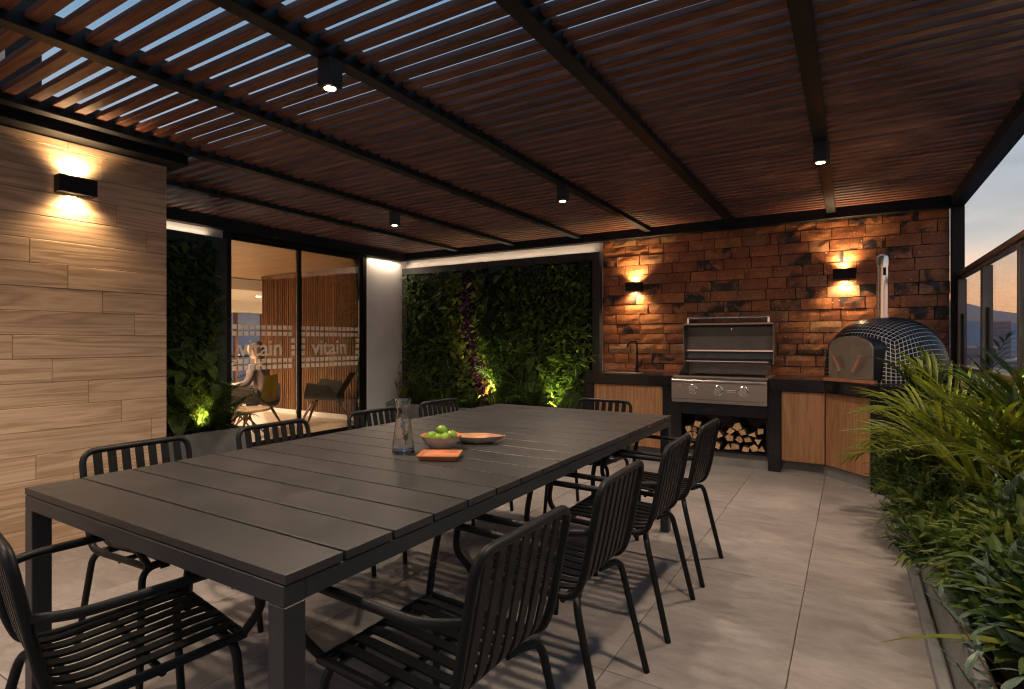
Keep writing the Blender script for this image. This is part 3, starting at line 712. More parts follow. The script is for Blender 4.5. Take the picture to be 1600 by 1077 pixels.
# ================================================================ TABLE THINGS
m, nt, p, o = newmat('clear_carafe_glass'); p.inputs['Transmission Weight'].default_value = 1; p.inputs['Roughness'].default_value = .02; p.inputs['IOR'].default_value = 1.45; p.inputs['Base Color'].default_value = (1, 1, 1, 1); M['cglass'] = m
m, nt, p, o = newmat('water'); p.inputs['Transmission Weight'].default_value = 1; p.inputs['Roughness'].default_value = 0; p.inputs['IOR'].default_value = 1.33; p.inputs['Base Color'].default_value = (1, 1, 1, 1); M['water'] = m
cf = thing('carafe', 'clear glass carafe of water standing on the table', 'carafe', (-1.677, 1.85, TZ + .001))
prof = [(0, 0), (.043, 0), (.048, .006), (.047, .03), (.041, .09), (.031, .15), (.027, .185), (.030, .21), (.036, .235), (.0345, .236), (.0285, .21), (.0255, .185), (.0295, .15), (.0395, .09), (.0455, .03), (.045, .012), (.040, .008), (0, .008)]
part('glass', MB().lathe(prof, k=40), M['cglass'], cf, smooth=40, world=False)
part('water', MB().lathe([(0, .0085), (.0395, .0085), (.0446, .0125), (.0450, .03), (.0390, .09), (.0290, .15), (.0, .15)], k=40), M['water'], cf, smooth=40, world=False)
rs = thing('rosemary_sprig', 'green rosemary sprig standing in the glass carafe', 'herb', (-1.677, 1.85, TZ + .035))
mb = MB().tube([(.012, 0, 0), (.004, .004, .06), (-.008, 0, .12), (-.014, .002, .175)], .0016, 5)
part('stem', mb, M['stem'], rs, world=False)
mb = MB(); rr = random.Random(3)
for k in range(90):
    t = rr.random() ** 1.2; z = .02 + .11 * t; a = rr.uniform(0, 6.28); L = rr.uniform(.010, .018)
    b0 = Vector((.010 - .02 * t, 0, z)); d_ = Vector((math.cos(a), math.sin(a), .9)).normalized() * L
    mb.tube([b0, b0 + d_ * .5, b0 + d_], .0011, 4)
part('needles', mb, M['L1'], rs, world=False, kind='stuff')
bl = thing('fruit_bowl', 'pale bowl with terracotta inside, full of limes, on the table', 'bowl', (-1.585, 2.0, TZ + .001))
part('bowl_outside', MB().lathe([(0, 0), (.040, 0), (.062, .018), (.082, .042), (.093, .062), (.0945, .0635)], k=40), M['cream'], bl, smooth=40, world=False)
part('bowl_inside', MB().lathe([(.0945, .0637), (.0905, .0615), (.079, .042), (.058, .020), (.035, .007), (0, .006)], k=40), M['terra'], bl, smooth=40, world=False)
lp = [(-.045, -.025, .060, 'left'), (-.004, .038, .064, 'back'), (.046, .008, .061, 'right'), (-.012, -.048, .055, 'front left'), (.022, -.042, .058, 'front right'), (.002, .000, .085, 'topmost')]
lm = MB(); pr = []
for k in range(13):
    a = -math.pi / 2 + math.pi * k / 12; pr.append((max(.0006, .0235 * math.cos(a)), .027 * math.sin(a) + (.004 if k == 12 else (-.002 if k == 0 else 0))))
lmesh = lm.lathe(pr, k=20).mesh('lime', M['lime'], smooth=True)
# limes are laid out relative to the picture: right = camera right
cr_, cf_ = Vector((.855, .518, 0)), Vector((-.518, .855, 0))
for i, (a, b, z, w_) in enumerate(lp):
    pos = Vector((-1.585, 2.0, TZ)) + cr_ * a + cf_ * b + Vector((0, 0, z + .001))
    o = obj('lime', lmesh, None, pos, (rnd.uniform(.8, 2), rnd.uniform(-.5, .5), rnd.uniform(0, 3)))
    o['label'] = {'left': 'green lime at the left rim of the fruit bowl', 'back': 'green lime at the back of the fruit bowl', 'right': 'green lime at the right rim of the fruit bowl', 'front left': 'small green lime at the front left of the fruit bowl', 'front right': 'green lime at the front right of the fruit bowl', 'topmost': 'green lime lying on top of the others in the bowl'}[w_]
    o['category'] = 'lime'; o['group'] = 'limes in the fruit bowl'
# square plate
sp_ = thing('square_plate', 'small square terracotta plate with a raised rim beside the carafe', 'plate', (-1.47, 1.845, TZ + .001), R(29))
mb = MB(); s0, s1, s2 = .072, .080, .066
def ring(s, z): return [(-s * 1.05, -s * .85, z), (s * 1.05, -s * .85, z), (s * 1.05, s * .85, z), (-s * 1.05, s * .85, z)]
mb.add(ring(.068, 0) + ring(.084, .020) + ring(.080, .022) + ring(.068, .010),
       [(3, 2, 1, 0)] + [(i, (i + 1) % 4, (i + 1) % 4 + 4, i + 4) for i in range(4)] + [(i + 4, (i + 1) % 4 + 4, (i + 1) % 4 + 8, i + 8) for i in range(4)] + [(i + 8, (i + 1) % 4 + 8, (i + 1) % 4 + 12, i + 12) for i in range(4)] + [(12, 13, 14, 15)])
part('plate_body', mb, M['terra'], sp_, world=False, bevel=.002)
# leaf plate
lpz = thing('leaf_plate', 'leaf-shaped plate, terracotta inside and cream outside, behind the fruit bowl', 'plate', (-1.54, 2.22, TZ + .001), R(27))
def leafring(s, z, n=24):
    pts = []
    for k in range(n):
        a = 2 * math.pi * k / n; xx = math.cos(a); yy = math.sin(a); wv = .60 * (1 - .45 * max(0, xx) ** 2)
        pts.append((s * xx * 1.0 + (s * .12 * max(0, xx) ** 6), s * yy * wv, z))
    return pts
def rings(rs_, n=24):
    mb = MB(); vs = sum([leafring(s, z, n) for s, z in rs_], []); fs = []
    for i in range(len(rs_) - 1):
        for j in range(n): a = i * n + j; b = i * n + (j + 1) % n; fs.append((a, b, b + n, a + n))
    return mb.add(vs, fs)
part('plate_outside', rings([(.0005, 0), (.065, 0), (.10, .018), (.121, .033), (.123, .0345)]), M['cream'], lpz, smooth=40, world=False)
M['terra2'] = simple('pale_terracotta', (.50, .25, .12), .35, vary=.35, scale=10, coat=.2)
part('plate_inside', rings([(.123, .0346), (.119, .034), (.098, .021), (.062, .006), (.0005, .005)]), M['terra2'], lpz, smooth=40, world=False)

# ================================================================ SLIDING DOORS + LOUNGE
dX = -5.985
dr = thing('sliding_door', 'dark framed pair of glass sliding doors with white squares and lettering', 'sliding door', (dX, 4.72, 0))
part('frame', MB().box((-6.08, 3.662, 0), (-5.955, 3.73, 2.44)).box((-6.08, 5.725, 0), (-5.955, 5.798, 2.44)).box((-6.08, 3.662, 2.4405), (-5.955, 5.798, 2.52)).box((-6.08, 3.7305, .0), (-5.955, 5.7245, .012)), M['beam'], dr, bevel=.002)
for a, b, xo in ((3.732, 4.70, -6.02), (4.65, 5.723, -5.985)):
    lf = part('door_leaf', MB().box((xo - .015, a, .013), (xo + .015, a + .045, 2.439)).box((xo - .015, b - .045, .013), (xo + .015, b, 2.439)).box((xo - .015, a + .0455, .013), (xo + .015, b - .0455, .06)).box((xo - .015, a + .0455, 2.40), (xo + .015, b - .0455, 2.439)), M['beam'], dr, bevel=.002)
    part('pane', MB().box((xo - .003, a + .046, .061), (xo + .003, b - .046, 2.399)), M['pane'], dr, of=lf)
xs = -5.978 + .0
def squares(y0, y1, zs, xo):
    mb = MB(); y = y0
    while y + .054 < y1:
        for z in zs: mb.box((xo, y, z - .026), (xo + .0015, y + .054, z + .026))
        y += .0745
    return mb
part('square_frosting', squares(3.79, 4.66, (1.415, 1.338, 1.012, .937), -6.0165), M['decal'], dr, label='rows of white squares on the glass')
part('square_frosting', squares(4.70, 5.68, (1.415, 1.338, 1.012, .937), -5.9815), M['decal'], dr, label='rows of white squares on the glass')
part('square_frosting', squares(4.575, 4.66, (1.255, 1.175, 1.095), -6.0165), M['decal'], dr)
part('square_frosting', squares(4.70, 4.78, (1.255, 1.175, 1.095), -5.9815), M['decal'], dr)
part('square_frosting', squares(5.62, 5.69, (1.255, 1.175, 1.095), -5.9815), M['decal'], dr)
for y0, xo in ((3.865, -6.016), (4.865, -5.981)):
    cu = bpy.data.curves.new('lettering', 'FONT'); cu.body = 'vitain'; cu.size = .255; cu.offset = .0035; cu.extrude = .001; cu.resolution_u = 3
    tmp = bpy.data.objects.new('tmp', cu); col.objects.link(tmp); bpy.context.view_layer.update()
    me = bpy.data.meshes.new_from_object(tmp.evaluated_get(bpy.context.evaluated_depsgraph_get()))
    bpy.data.objects.remove(tmp)
    wd = max(v.co.x for v in me.vertices); sx = .575 / wd
    for v in me.vertices:
        x_, y_, z_ = v.co; v.co = (z_, x_ * sx, y_ * sx * 1.02)
    me.name = 'lettering'; me.materials.clear(); me.materials.append(M['decal'])
    obj('lettering', me, dr, (xo - dX, y0 - 4.72, 1.075))

lf_ = obj('lounge_floor', MB().box((-13.2, 1.9, -.12), (-6.09, 9.6, 0)).mesh('lounge_floor', simple('beige_lounge_floor', (.52, .40, .29), .35, vary=.1, scale=2))); lf_['kind'] = 'structure'
ce = obj('lounge_ceiling', MB().box((-13.2, 1.9, 2.42), (-6.09, 9.6, 2.5)).mesh('lounge_ceiling', M['oakceil'])); ce['kind'] = 'structure'
sof = solo('ceiling_soffit', MB().box((-13.0, 5.0, 1.93), (-12.2, 9.5, 2.41)).box((-12.2, 5.0, 2.2), (-9.7, 9.5, 2.41)), M['white'], 'dropped cream ceiling soffit above the far window of the lounge', 'soffit', bevel=.01, loc=(-12, 7, 1.95))
# plank seams on ceiling
sw = thing('slat_wall', 'lounge wall of upright brown timber slats behind the glass doors', 'wall', (-7.6, 6.25, 0))
part('backing', MB().box((-9.04, 6.30, 0), (-6.10, 6.6, 2.41)), M['blk'], sw)
part('skirting', MB().box((-9.04, 6.24, 0), (-6.10, 6.299, .075)), M['white'], sw)
sm = MB().box((-.020, 0, .076), (.020, .038, 2.34)).mesh('slat', M['inslat'])
x = -9.01
while x < -6.12: obj('slat', sm, sw, (x + 7.6, 6.258 - 6.25 + rnd.uniform(-.003, .003), 0)); x += .057
part('head_trim', MB().box((-9.04, 6.25, 2.341), (-6.10, 6.299, 2.409)), M['inslat'], sw)
fw = thing('lounge_window', 'far lounge window of plain panes in a brown frame looking over the city', 'window', (-12.6, 7.5, 0))
part('lower_wall', MB().box((-12.7, 1.9, 0), (-12.6, 9.5, .25)), M['white'], fw)
part('upper_wall', MB().box((-12.7, 1.9, 1.95), (-12.6, 9.5, 2.41)), M['white'], fw)
for yy in (5.2, 6.3, 7.3, 8.05, 8.75, 9.4): part('mullion', MB().box((-12.68, yy - .03, .2505), (-12.6, yy + .03, 1.949)), M['inslat'], fw)
part('transom', MB().box((-12.67, 5.0, .86), (-12.61, 9.45, .90)), M['blk'], fw)
part('pane', MB().box((-12.648, 1.9, .2505), (-12.642, 9.45, 1.949)), M['pane'], fw)
part('end_wall', MB().box((-13.0, 9.46, 0), (-9.0, 9.58, 2.41)), M['white'], fw)
inn = solo('lounge_partition', MB().box((-13.0, 1.75, 0), (-6.16, 1.9, 2.49)), M['white'], 'pale inner end wall of the lounge behind the wood-clad wall', 'wall', loc=(-9, 1.8, 0))
for X, Y, lab in ((-7.0, 3.1, 'recessed lounge downlight hidden behind the narrow green wall'), (-9.3, 4.2, 'recessed lounge downlight deeper in the room'), (-10.8, 7.4, 'recessed lounge downlight in the dropped soffit near the far window')):
    t = thing('lounge_downlight', lab, 'ceiling lamp', (X, Y, 2.198 if X < -10 else 2.418), 0, 'recessed downlights in the lounge ceiling')
    part('lens', MB().lathe([(.0005, -.004), (.045, -.004), (.045, 0)], k=16), M['lampw'], t, world=False)
    light('lounge_light', 'SPOT', (0, 0, -.02), 430, (1, .72, .46), None, t, spot_size=R(150), spot_blend=.6, shadow_soft_size=.08)
# lounge furniture
M['yellow'] = simple('mustard_fabric', (.36, .25, .02), .8, vary=.1)
M['dkfab'] = simple('dark_seat_fabric', (.02, .02, .022), .6, vary=.1)
M['walnut'] = simple('walnut_leg', (.11, .045, .02), .4, vary=.2)
def shell_chair(loc, rz, lab, bm_=None, lean=.22):
    t = thing('lounge_chair', lab, 'armchair', loc, rz, 'winged shell chairs in the lounge')
    def sheet(fn, nu, nv, th):
        mb = MB(); vs = []; 
        for i in range(nu + 1):
            for j in range(nv + 1): vs.append(Vector(fn(i / nu, j / nv)))
        n0 = len(vs); vs += [v - Vector((0, 0, th)) for v in vs]; fs = []
        for i in range(nu):
            for j in range(nv):
                a = i * (nv + 1) + j; fs.append((a, a + 1, a + nv + 2, a + nv + 1)); fs.append((n0 + a, n0 + a + nv + 1, n0 + a + nv + 2, n0 + a + 1))
        rim = [j for j in range(nv)] + [i * (nv + 1) + nv for i in range(nu)] + [nu * (nv + 1) + j for j in range(nv, 0, -1)] + [i * (nv + 1) for i in range(nu, 0, -1)]
        for k in range(len(rim)): a, b = rim[k], rim[(k + 1) % len(rim)]; fs.append((b, a, n0 + a, n0 + b))
        return mb.add(vs, fs)
    def seat(u, v):
        x = (u - .5) * .92; y = (v - .5) * .50 * (1 - .5 * abs(2 * u - 1) ** 2); return (x, y + .05 * (v - .5), .36 + .26 * abs(2 * u - 1) ** 2.2 + .04 * v)
    def back(u, v):
        x = (u - .5) * (.55 - .1 * v); return (x, -.18 - lean * v - .05 * (1 - abs(2 * u - 1) ** 2), .42 + .36 * v - .0)
    part('seat_shell', sheet(seat, 20, 6, .018), M['dkfab'], t, smooth=40, world=False)
    part('backrest', sheet(back, 8, 5, .018), bm_ or M['dkfab'], t, smooth=40, world=False)
    for p0, p1 in (((.12, .14, .35), (.26, .30, 0)), ((-.12, .14, .35), (-.26, .30, 0)), ((0, -.15, .42), (0, -.42, 0))):
        part('leg', MB().sweep([p0, ((p0[0] + p1[0]) / 2, (p0[1] + p1[1]) / 2, .2), p1], [(-.03, -.012), (.03, -.012), (.03, .012), (-.03, .012)], scale=[1, .8, .5]), M['walnut'], t, world=False, bevel=.003)
    return t
shell_chair((-6.75, 5.72, 0), R(128), 'dark winged lounge chair in front of the slat wall, seen through the right glass door')
shell_chair((-7.15, 4.86, 0), R(121), 'dark winged lounge chair with a mustard backrest that the person sits on', M['yellow'], .04)
ct = thing('coffee_table', 'round wooden coffee table on crossed dark legs inside the left glass door', 'coffee table', (-6.78, 4.45, 0))
part('tabletop', MB().lathe([(0, .34), (.30, .34), (.31, .355), (.30, .37), (0, .37)], k=32), M['oakceil'], ct, world=False, smooth=30)
for k in range(6):
    a = k * math.pi / 3; part('leg', MB().tube([(.10 * math.cos(a + 2.2), .10 * math.sin(a + 2.2), .335), (.27 * math.cos(a), .27 * math.sin(a), 0)], .011, 8), M['walnut'], ct, world=False)

# ---- the seated person (lounge)
def skin(name, chain, edges, mat, root, sub=2):
    me = bpy.data.meshes.new(name); me.from_pydata([c[:3] for c in chain], edges, [])
    o = bpy.data.objects.new(name, me); col.objects.link(o)
    sk = o.modifiers.new('s', 'SKIN'); sk.use_smooth_shade = True
    for i, c in enumerate(chain): me.skin_vertices[0].data[i].radius = (c[3], c[4] if len(c) > 4 else c[3])
    me.skin_vertices[0].data[0].use_root = True
    ss = o.modifiers.new('u', 'SUBSURF'); ss.levels = sub; ss.render_levels = sub
    bpy.context.view_layer.update()
    m2 = bpy.data.meshes.new_from_object(o.evaluated_get(bpy.context.evaluated_depsgraph_get())); bpy.data.objects.remove(o)
    m2.materials.clear(); m2.materials.append(mat); m2.name = name
    for pg_ in m2.polygons: pg_.use_smooth = True
    q = obj(name, m2, root); return q
M['skin'] = simple('skin', (.52, .29, .20), .5, vary=.05); M['shirt'] = simple('mauve_ribbed_top', (.20, .15, .155), .8, vary=.15, scale=6, stretch=(1, 1, 12))
M['hair'] = simple('brown_hair', (.045, .018, .009), .5, vary=.4, scale=20, stretch=(6, 6, 1), bump=.5); M['jeans'] = simple('dark_trousers', (.05, .055, .08), .8, vary=.1)
ps = thing('person', 'seated person with brown hair and a mauve long sleeved top, seen through the glass door', 'person', (-7.15, 4.86, -.03), R(121))
# local: faces +Y
body = [(0, -.08, .50, .15, .12), (0, -.10, .66, .145, .10), (0, -.07, .82, .155, .105), (0, -.03, .94, .14, .09), (0, .0, 1.02, .055), (0, .03, 1.08, .05), (0, .05, 1.16, .085, .095), (0, .05, 1.24, .07, .08),
        (.17, -.03, .93, .055), (.22, .0, .72, .045), (.12, .24, .60, .035), (.05, .30, .60, .03), (-.17, -.03, .93, .055), (-.22, .0, .72, .045), (-.12, .24, .62, .035), (-.05, .30, .62, .03),
        (.10, .0, .50, .09), (.12, .38, .50, .07), (.12, .40, .10, .045), (.12, .50, .04, .04), (-.10, .0, .50, .09), (-.12, .38, .50, .07), (-.12, .40, .10, .045), (-.12, .50, .04, .04)]
ed = [(0,1),(1,2),(2,3),(3,4),(4,5),(5,6),(6,7),(3,8),(8,9),(9,10),(10,11),(3,12),(12,13),(13,14),(14,15),(0,16),(16,17),(17,18),(18,19),(0,20),(20,21),(21,22),(22,23)]
skin('body', body, ed, M['skin'], ps)
top = [(x, y, z, *(q + .012 for q in r_)) for x, y, z, *r_ in [body[i] for i in (0, 1, 2, 3, 8, 9, 10, 12, 13, 14)]]
skin('long_sleeved_top', top, [(0,1),(1,2),(2,3),(3,4),(4,5),(5,6),(3,7),(7,8),(8,9)], M['shirt'], ps)
tr = [(x, y, z, *(q + .010 for q in r_)) for x, y, z, *r_ in [body[i] for i in (0, 16, 17, 18, 20, 21, 22)]]
skin('trousers', tr, [(0,1),(1,2),(2,3),(0,4),(4,5),(5,6)], M['jeans'], ps)
skin('hair', [(0, .02, 1.27, .085), (0, -.02, 1.20, .095), (0, -.06, 1.08, .085, .05), (0, -.085, .95, .07, .04), (0, -.09, .86, .03)], [(0,1),(1,2),(2,3),(3,4)], M['hair'], ps)
for s in (-1, 1): 
    part('eye', MB().lathe([(.0005, -.008), (.007, -.004), (.008, 0), (.007, .004), (.0005, .008)], (s * .03, .142, 1.175), 8), M['blk'], ps, world=False)
part('nose', MB().lathe([(.014, -.02), (.010, 0), (.003, .03)], (0, .148, 1.15), 8), M['skin'], ps, world=False, smooth=True)

# ================================================================ PLANTERS AND GREEN WALLS
pl1 = thing('planter', 'long low grey concrete planter at the foot of the wide green wall', 'planter', (-4.2, 6.2, 0))
part('trough', MB().box((-5.97, 6.2, 0), (-2.61, 6.24, .33)).box((-2.65, 6.2401, 0), (-2.61, 6.64, .33)), M['conc'], pl1, bevel=.003)
part('soil', MB().box((-5.97, 6.241, 0), (-2.651, 6.64, .29)), M['soil'], pl1)
pl2 = thing('planter', 'grey concrete planter at the foot of the narrow green wall beside the wood-clad wall', 'planter', (-5.55, 2.9, 0))
part('trough', MB().box((-5.59, 2.17, 0), (-5.55, 3.66, .33)).box((-5.97, 3.62, 0), (-5.5901, 3.66, .33)), M['conc'], pl2, bevel=.003)
part('soil', MB().box((-5.97, 2.17, 0), (-5.591, 3.619, .29)), M['soil'], pl2)

def leaf_verts(L, W, fold=.25, curl=.25, n=3):
    """leaf along +Y, width X, normal +Z, folded along the rib; returns verts, faces"""
    vs = [(0, 0, 0)]; prof = [(.0, .0)] 
    for k in range(1, n + 1):
        t = k / (n + 1); w_ = W / 2 * math.sin(math.pi * min(1, t ** .8)) ; z = -curl * L * t * t
        vs += [(-w_, L * t, z + fold * w_), (0, L * t, z), (w_, L * t, z + fold * w_)]
    vs.append((0, L, -curl * L)); fs = [(0, 2, 1), (0, 3, 2)]
    for k in range(n - 1):
        a = 1 + 3 * k; fs += [(a, a + 1, a + 4, a + 3), (a + 1, a + 2, a + 5, a + 4)]
    a = 1 + 3 * (n - 1); e = len(vs) - 1; fs += [(a, a + 1, e), (a + 1, a + 2, e)]
    return [Vector(v) for v in vs], fs
def basis(d, nrm):
    y = Vector(d).normalized(); z = Vector(nrm); z = (z - y * z.dot(y))
    if z.length < 1e-3: z = Vector((1, 0, 0)).cross(y)
    z.normalize(); x = y.cross(z); return Matrix((x, y, z)).transposed()
def put_leaf(mb, pos, d, nrm, tpl, s=1.0, mi=0):
    B = basis(d, nrm); mb.mi = mi
    mb.add([Vector(pos) + B @ (v * s) for v in tpl[0]], tpl[1])
LV = [leaf_verts(1, .42), leaf_verts(1, .60, .2, .35), leaf_verts(1, .28, .3, .5), leaf_verts(1, .12, .4, .6, 3)]
def green_wall(root, origin, ux, nn, Wd, Z0, Z1, count, seed, zones, big=120):
    rr = random.Random(seed); ux = Vector(ux); nn = Vector(nn); up_ = Vector((0, 0, 1))
    mats = [M['L1'], M['L2'], M['L3'], M['L4'], M['L5']]
    mb = MB()
    for k in range(count):
        u = rr.uniform(.02, Wd - .02); z = rr.uniform(Z0, Z1); dep = rr.uniform(.0, .10)
        mi, tp, s = zones(u, z, rr)
        cl_ = .07 * noise.noise(Vector((u * 3, z * 3, seed))) 
        pos = Vector(origin) + ux * u + up_ * z + nn * (.015 + dep + max(-.01, cl_))
        d = nn * rr.uniform(.15, .9) + ux * rr.uniform(-1, 1) + up_ * rr.uniform(-1.1, .6)
        put_leaf(mb, pos, d, nn + up_ * .8 + ux * rr.uniform(-.5, .5), LV[tp], s, mi)
    part('foliage', mb, mats, root, kind='stuff')
    # larger leaves that can be told apart
    protos = {}
    for k in range(big):
        u = rr.uniform(.05, Wd - .05); z = rr.uniform(Z0 + .05, Z1 - .03)
        mi, tp, s = zones(u, z, rr)
        if mi == 3: continue
        key = (mi, tp % 2)
        if key not in protos: q = MB(); q.add(LV[tp % 2][0], LV[tp % 2][1]); protos[key] = q.mesh('leaf', mats[mi])
        pos = Vector(origin) + ux * u + up_ * z + nn * rr.uniform(.09, .15) - root.location
        d = nn * rr.uniform(.2, .7) + ux * rr.uniform(-1, 1) + up_ * rr.uniform(-1.0, .5)
        B = basis(d, nn + up_ * .7)
        o = obj('leaf', protos[key], root); o.matrix_local = Matrix.Translation(pos) @ B.to_4x4() @ Matrix.Scale(s * 1.35, 4)
gw = thing('green_wall', 'wide planted green wall with a purple streak in a charcoal frame on the back wall', 'green wall', (-4.3, 6.6, .3))
part('frame', MB().box((-5.975, 6.56, 2.27), (-2.69, 6.645, 2.37)).box((-5.975, 6.56, .30), (-5.88, 6.645, 2.2695)).box((-2.79, 6.56, .30), (-2.69, 6.645, 2.2695)), M['frame'], gw, bevel=.002)
part('backing', MB().box((-5.879, 6.60, .30), (-2.791, 6.645, 2.2695)), M['blk'], gw)
def zones_a(u, z, rr):
    # u from the left end (x=-5.88); purple streak meanders near u 1.3
    c = 1.28 + .10 * math.sin(z * 2.2 + .6) + (.20 * max(0, 1.05 - z)); d = u - c
    if abs(d) < .11 and z > .75: return (3, 0, rr.uniform(.03, .055)) if rr.random() < .93 else (0, 0, .06)
    if abs(d) < .15 and z <= .75: return (3, 0, .05) if rr.random() < .5 else (4, 0, .07)
    if -.38 < d < -.08: return (2, 1, rr.uniform(.06, .11)) if rr.random() < .55 else (0, 0, .08)
    if .08 < d < .22: return (2, 1, rr.uniform(.06, .11)) if rr.random() < .6 else (0, 0, .08)
    if .22 <= d < .60: return (1, 3, rr.uniform(.10, .16)) if rr.random() < .75 else (1, 0, .08)
    q = rr.random()
    if z < 1.1 and q < .35: return (0, 3, rr.uniform(.12, .22))
    if q < .10: return (2, 0, rr.uniform(.05, .09))
    if q < .13: return (4, 0, .07)
    return (0 if q < .60 else 1, rr.choice([0, 0, 1, 2]), rr.uniform(.06, .11))
green_wall(gw, (-5.88, 6.60, 0), (1, 0, 0), (0, -1, 0), 3.09, .36, 2.26, 7500, 11, zones_a, 160)
gw2 = thing('green_wall', 'narrow planted green wall in a dark frame between the wood-clad wall and the glass doors', 'green wall', (-5.97, 2.9, .3))
part('frame', MB().box((-5.975, 2.17, 2.27), (-5.90, 3.655, 2.38)).box((-5.975, 3.52, .30), (-5.90, 3.655, 2.2695)), M['frame'], gw2, bevel=.002)
part('backing', MB().box((-5.975, 2.17, .30), (-5.93, 3.519, 2.2695)), M['blk'], gw2)
def zones_b(u, z, rr):
    q = rr.random()
    if z < 1.2 and q < .4: return (0, 3, rr.uniform(.14, .26))
    if q < .08: return (2, 1, .10)
    if q < .11: return (4, 1, .10)
    return (0 if q < .5 else 1, rr.choice([0, 1, 1, 2]), rr.uniform(.07, .13))
green_wall(gw2, (-5.93, 2.2, 0), (0, 1, 0), (1, 0, 0), 1.34, .36, 2.27, 3000, 23, zones_b, 90)

# grassy plants in the planters
def blade(mb, p0, d, L, W, droop, n=5, mi=0, tw=0):
    p = Vector(p0); d = Vector(d).normalized(); vs = []; fs = []; mb.mi = mi
    side = d.cross(Vector((0, 0, 1)));
    if side.length < .05: side = Vector((1, 0, 0))
    side.normalize()
    for k in range(n + 1):
        t = k / n; w_ = W / 2 * (math.sin(math.pi * (t * .82 + .14))) if t < 1 else .0003
        nrm = side.cross(d).normalized()
        vs += [p - side * w_ + nrm * w_ * .3, p, p + side * w_ + nrm * w_ * .3]
        p = p + d * (L / n); d = (d + Vector((0, 0, -droop / n))).normalized()
    for k in range(n): a = 3 * k; fs += [(a, a + 1, a + 4, a + 3), (a + 1, a + 2, a + 5, a + 4)]
    mb.add(vs, fs)
def clump(loc, lab, seed, n=45, L=(.25, .5), W=.014, mats=('L1', 'L3'), name='fern_plant', cat='plant', group='leafy plants in the concrete planters', spread=1.0, droop=1.4):
    rr = random.Random(seed); t = thing(name, lab, cat, loc, 0, group); mb = MB()
    for k in range(n):
        a = rr.uniform(0, 6.28); tl = rr.uniform(.1, .9) * spread
        blade(mb, (.03 * math.cos(a), .03 * math.sin(a), 0), (math.cos(a) * tl, math.sin(a) * tl, 1), rr.uniform(*L), W * rr.uniform(.7, 1.2), rr.uniform(.3, droop), 5, rr.choice(range(len(mats))))
    part('foliage', mb, [M[q] for q in mats], t, world=False); return t
def fern(loc, lab, seed, n=9, L=(.35, .6), mats=('L1',), leaflet=.09, group='leafy plants in the concrete planters', name='fern_plant', W=.012, droop=1.5, spread=1.0, npair=16, cat='plant', aim=None, up=1.0):
    rr = random.Random(seed); t = thing(name, lab, cat, loc, 0, group)
    for k in range(n):
        a = rr.uniform(0, 6.28) if aim is None else rr.gauss(aim[0], aim[1]); tl = rr.uniform(.25, 1.0) * spread
        frond(t, (0.02 * math.cos(a), .02 * math.sin(a), 0), (math.cos(a) * tl, math.sin(a) * tl, up), rr.uniform(*L), leaflet, W, npair, droop * rr.uniform(.6, 1.3), M[rr.choice(mats)], rr)
    return t
def frond(root, p0, d, L, leaflet, W, npair, droop, mat, rr, stalk=.22):
    mb = MB(); p = Vector(p0); d = Vector(d).normalized(); pts = [p.copy()]; dirs = [d.copy()]; n = 18
    for k in range(n):
        p = p + d * (L / n); d = (d + Vector((0, 0, -droop / n * (.3 + 1.4 * k / n)))).normalized(); pts.append(p.copy()); dirs.append(d.copy())
    mb.tube(pts, .006 * L + .0012, 5, scale=[1 - .85 * k / n for k in range(n + 1)])
    for j in range(npair):
        t = stalk + (1 - stalk) * (j + .5) / npair; kf = t * n; i = min(n - 1, int(kf)); q = pts[i].lerp(pts[i + 1], kf - i); dd = dirs[i]
        side = dd.cross(Vector((0, 0, 1)))
        if side.length < .1: side = Vector((math.cos(j), math.sin(j), 0))
        side.normalize(); nrm = side.cross(dd).normalized()
        ll = leaflet * (math.sin(math.pi * (.12 + .80 * (t - stalk) / (1 - stalk)))) * rr.uniform(.85, 1.1) + leaflet * .15
        for s in (-1, 1):
            ld = dd * (.55 + .9 * t) + side * s * 1.0 + nrm * rr.uniform(.05, .45) + Vector((rr.uniform(-.1, .1), rr.uniform(-.1, .1), rr.uniform(-.1, .1)))
            blade(mb, q, ld, ll, W, rr.uniform(.4, 1.1), 4)
    for s in (-.25, .25): blade(mb, pts[-1], dirs[-1] + dirs[-1].cross(Vector((0, 0, 1))) * s, leaflet * .5, W, .3, 3)
    return part('frond', mb, mat, root, world=False)
def spot(loc, lab, aim, e, grp, colr=(1, .87, .25), size=80, glow='lampy'):
    t = thing('garden_spotlight', lab, 'spotlight', loc, 0, grp)
    q = Vector(aim).normalized().to_track_quat('Z', 'Y'); Mx = q.to_matrix()
    c = Vector((0, 0, .05))
    part('spike', MB().tube([(0, 0, -.02), (0, 0, .045)], .006, 8), M['blk'], t, world=False)
    part('lamp_head', MB().lathe([(0, -.03), (.022, -.03), (.026, -.02), (.026, .03), (.023, .03), (.023, .018)], c, 16, Mx), M['blk'], t, world=False, smooth=40)
    part('lens', MB().lathe([(.0005, .019), (.0225, .019)], c, 16, Mx), M[glow], t, world=False)
    l = light('spot_light', 'SPOT', tuple(c + Mx @ Vector((0, 0, .032))), e, colr, None, t, spot_size=R(size), spot_blend=.8, shadow_soft_size=.02)
    l.rotation_euler = (-Vector(aim)).normalized().to_track_quat('Z', 'Y').to_euler()
def XY(px, X=None, Y=None):
    u = (px - 800) / 874.; dx = -.518 + .855 * u; dy = .855 + .518 * u
    return (dx / dy * Y, Y) if Y is not None else (X, dy / dx * X)
GS = 'yellow garden spotlights in the concrete planters'
x, y = XY(752, Y=6.33); spot((x, y, .29), 'spotlight glowing yellow at the foot of the purple streak in the wide green wall', (0, .30, 1), 95, GS)
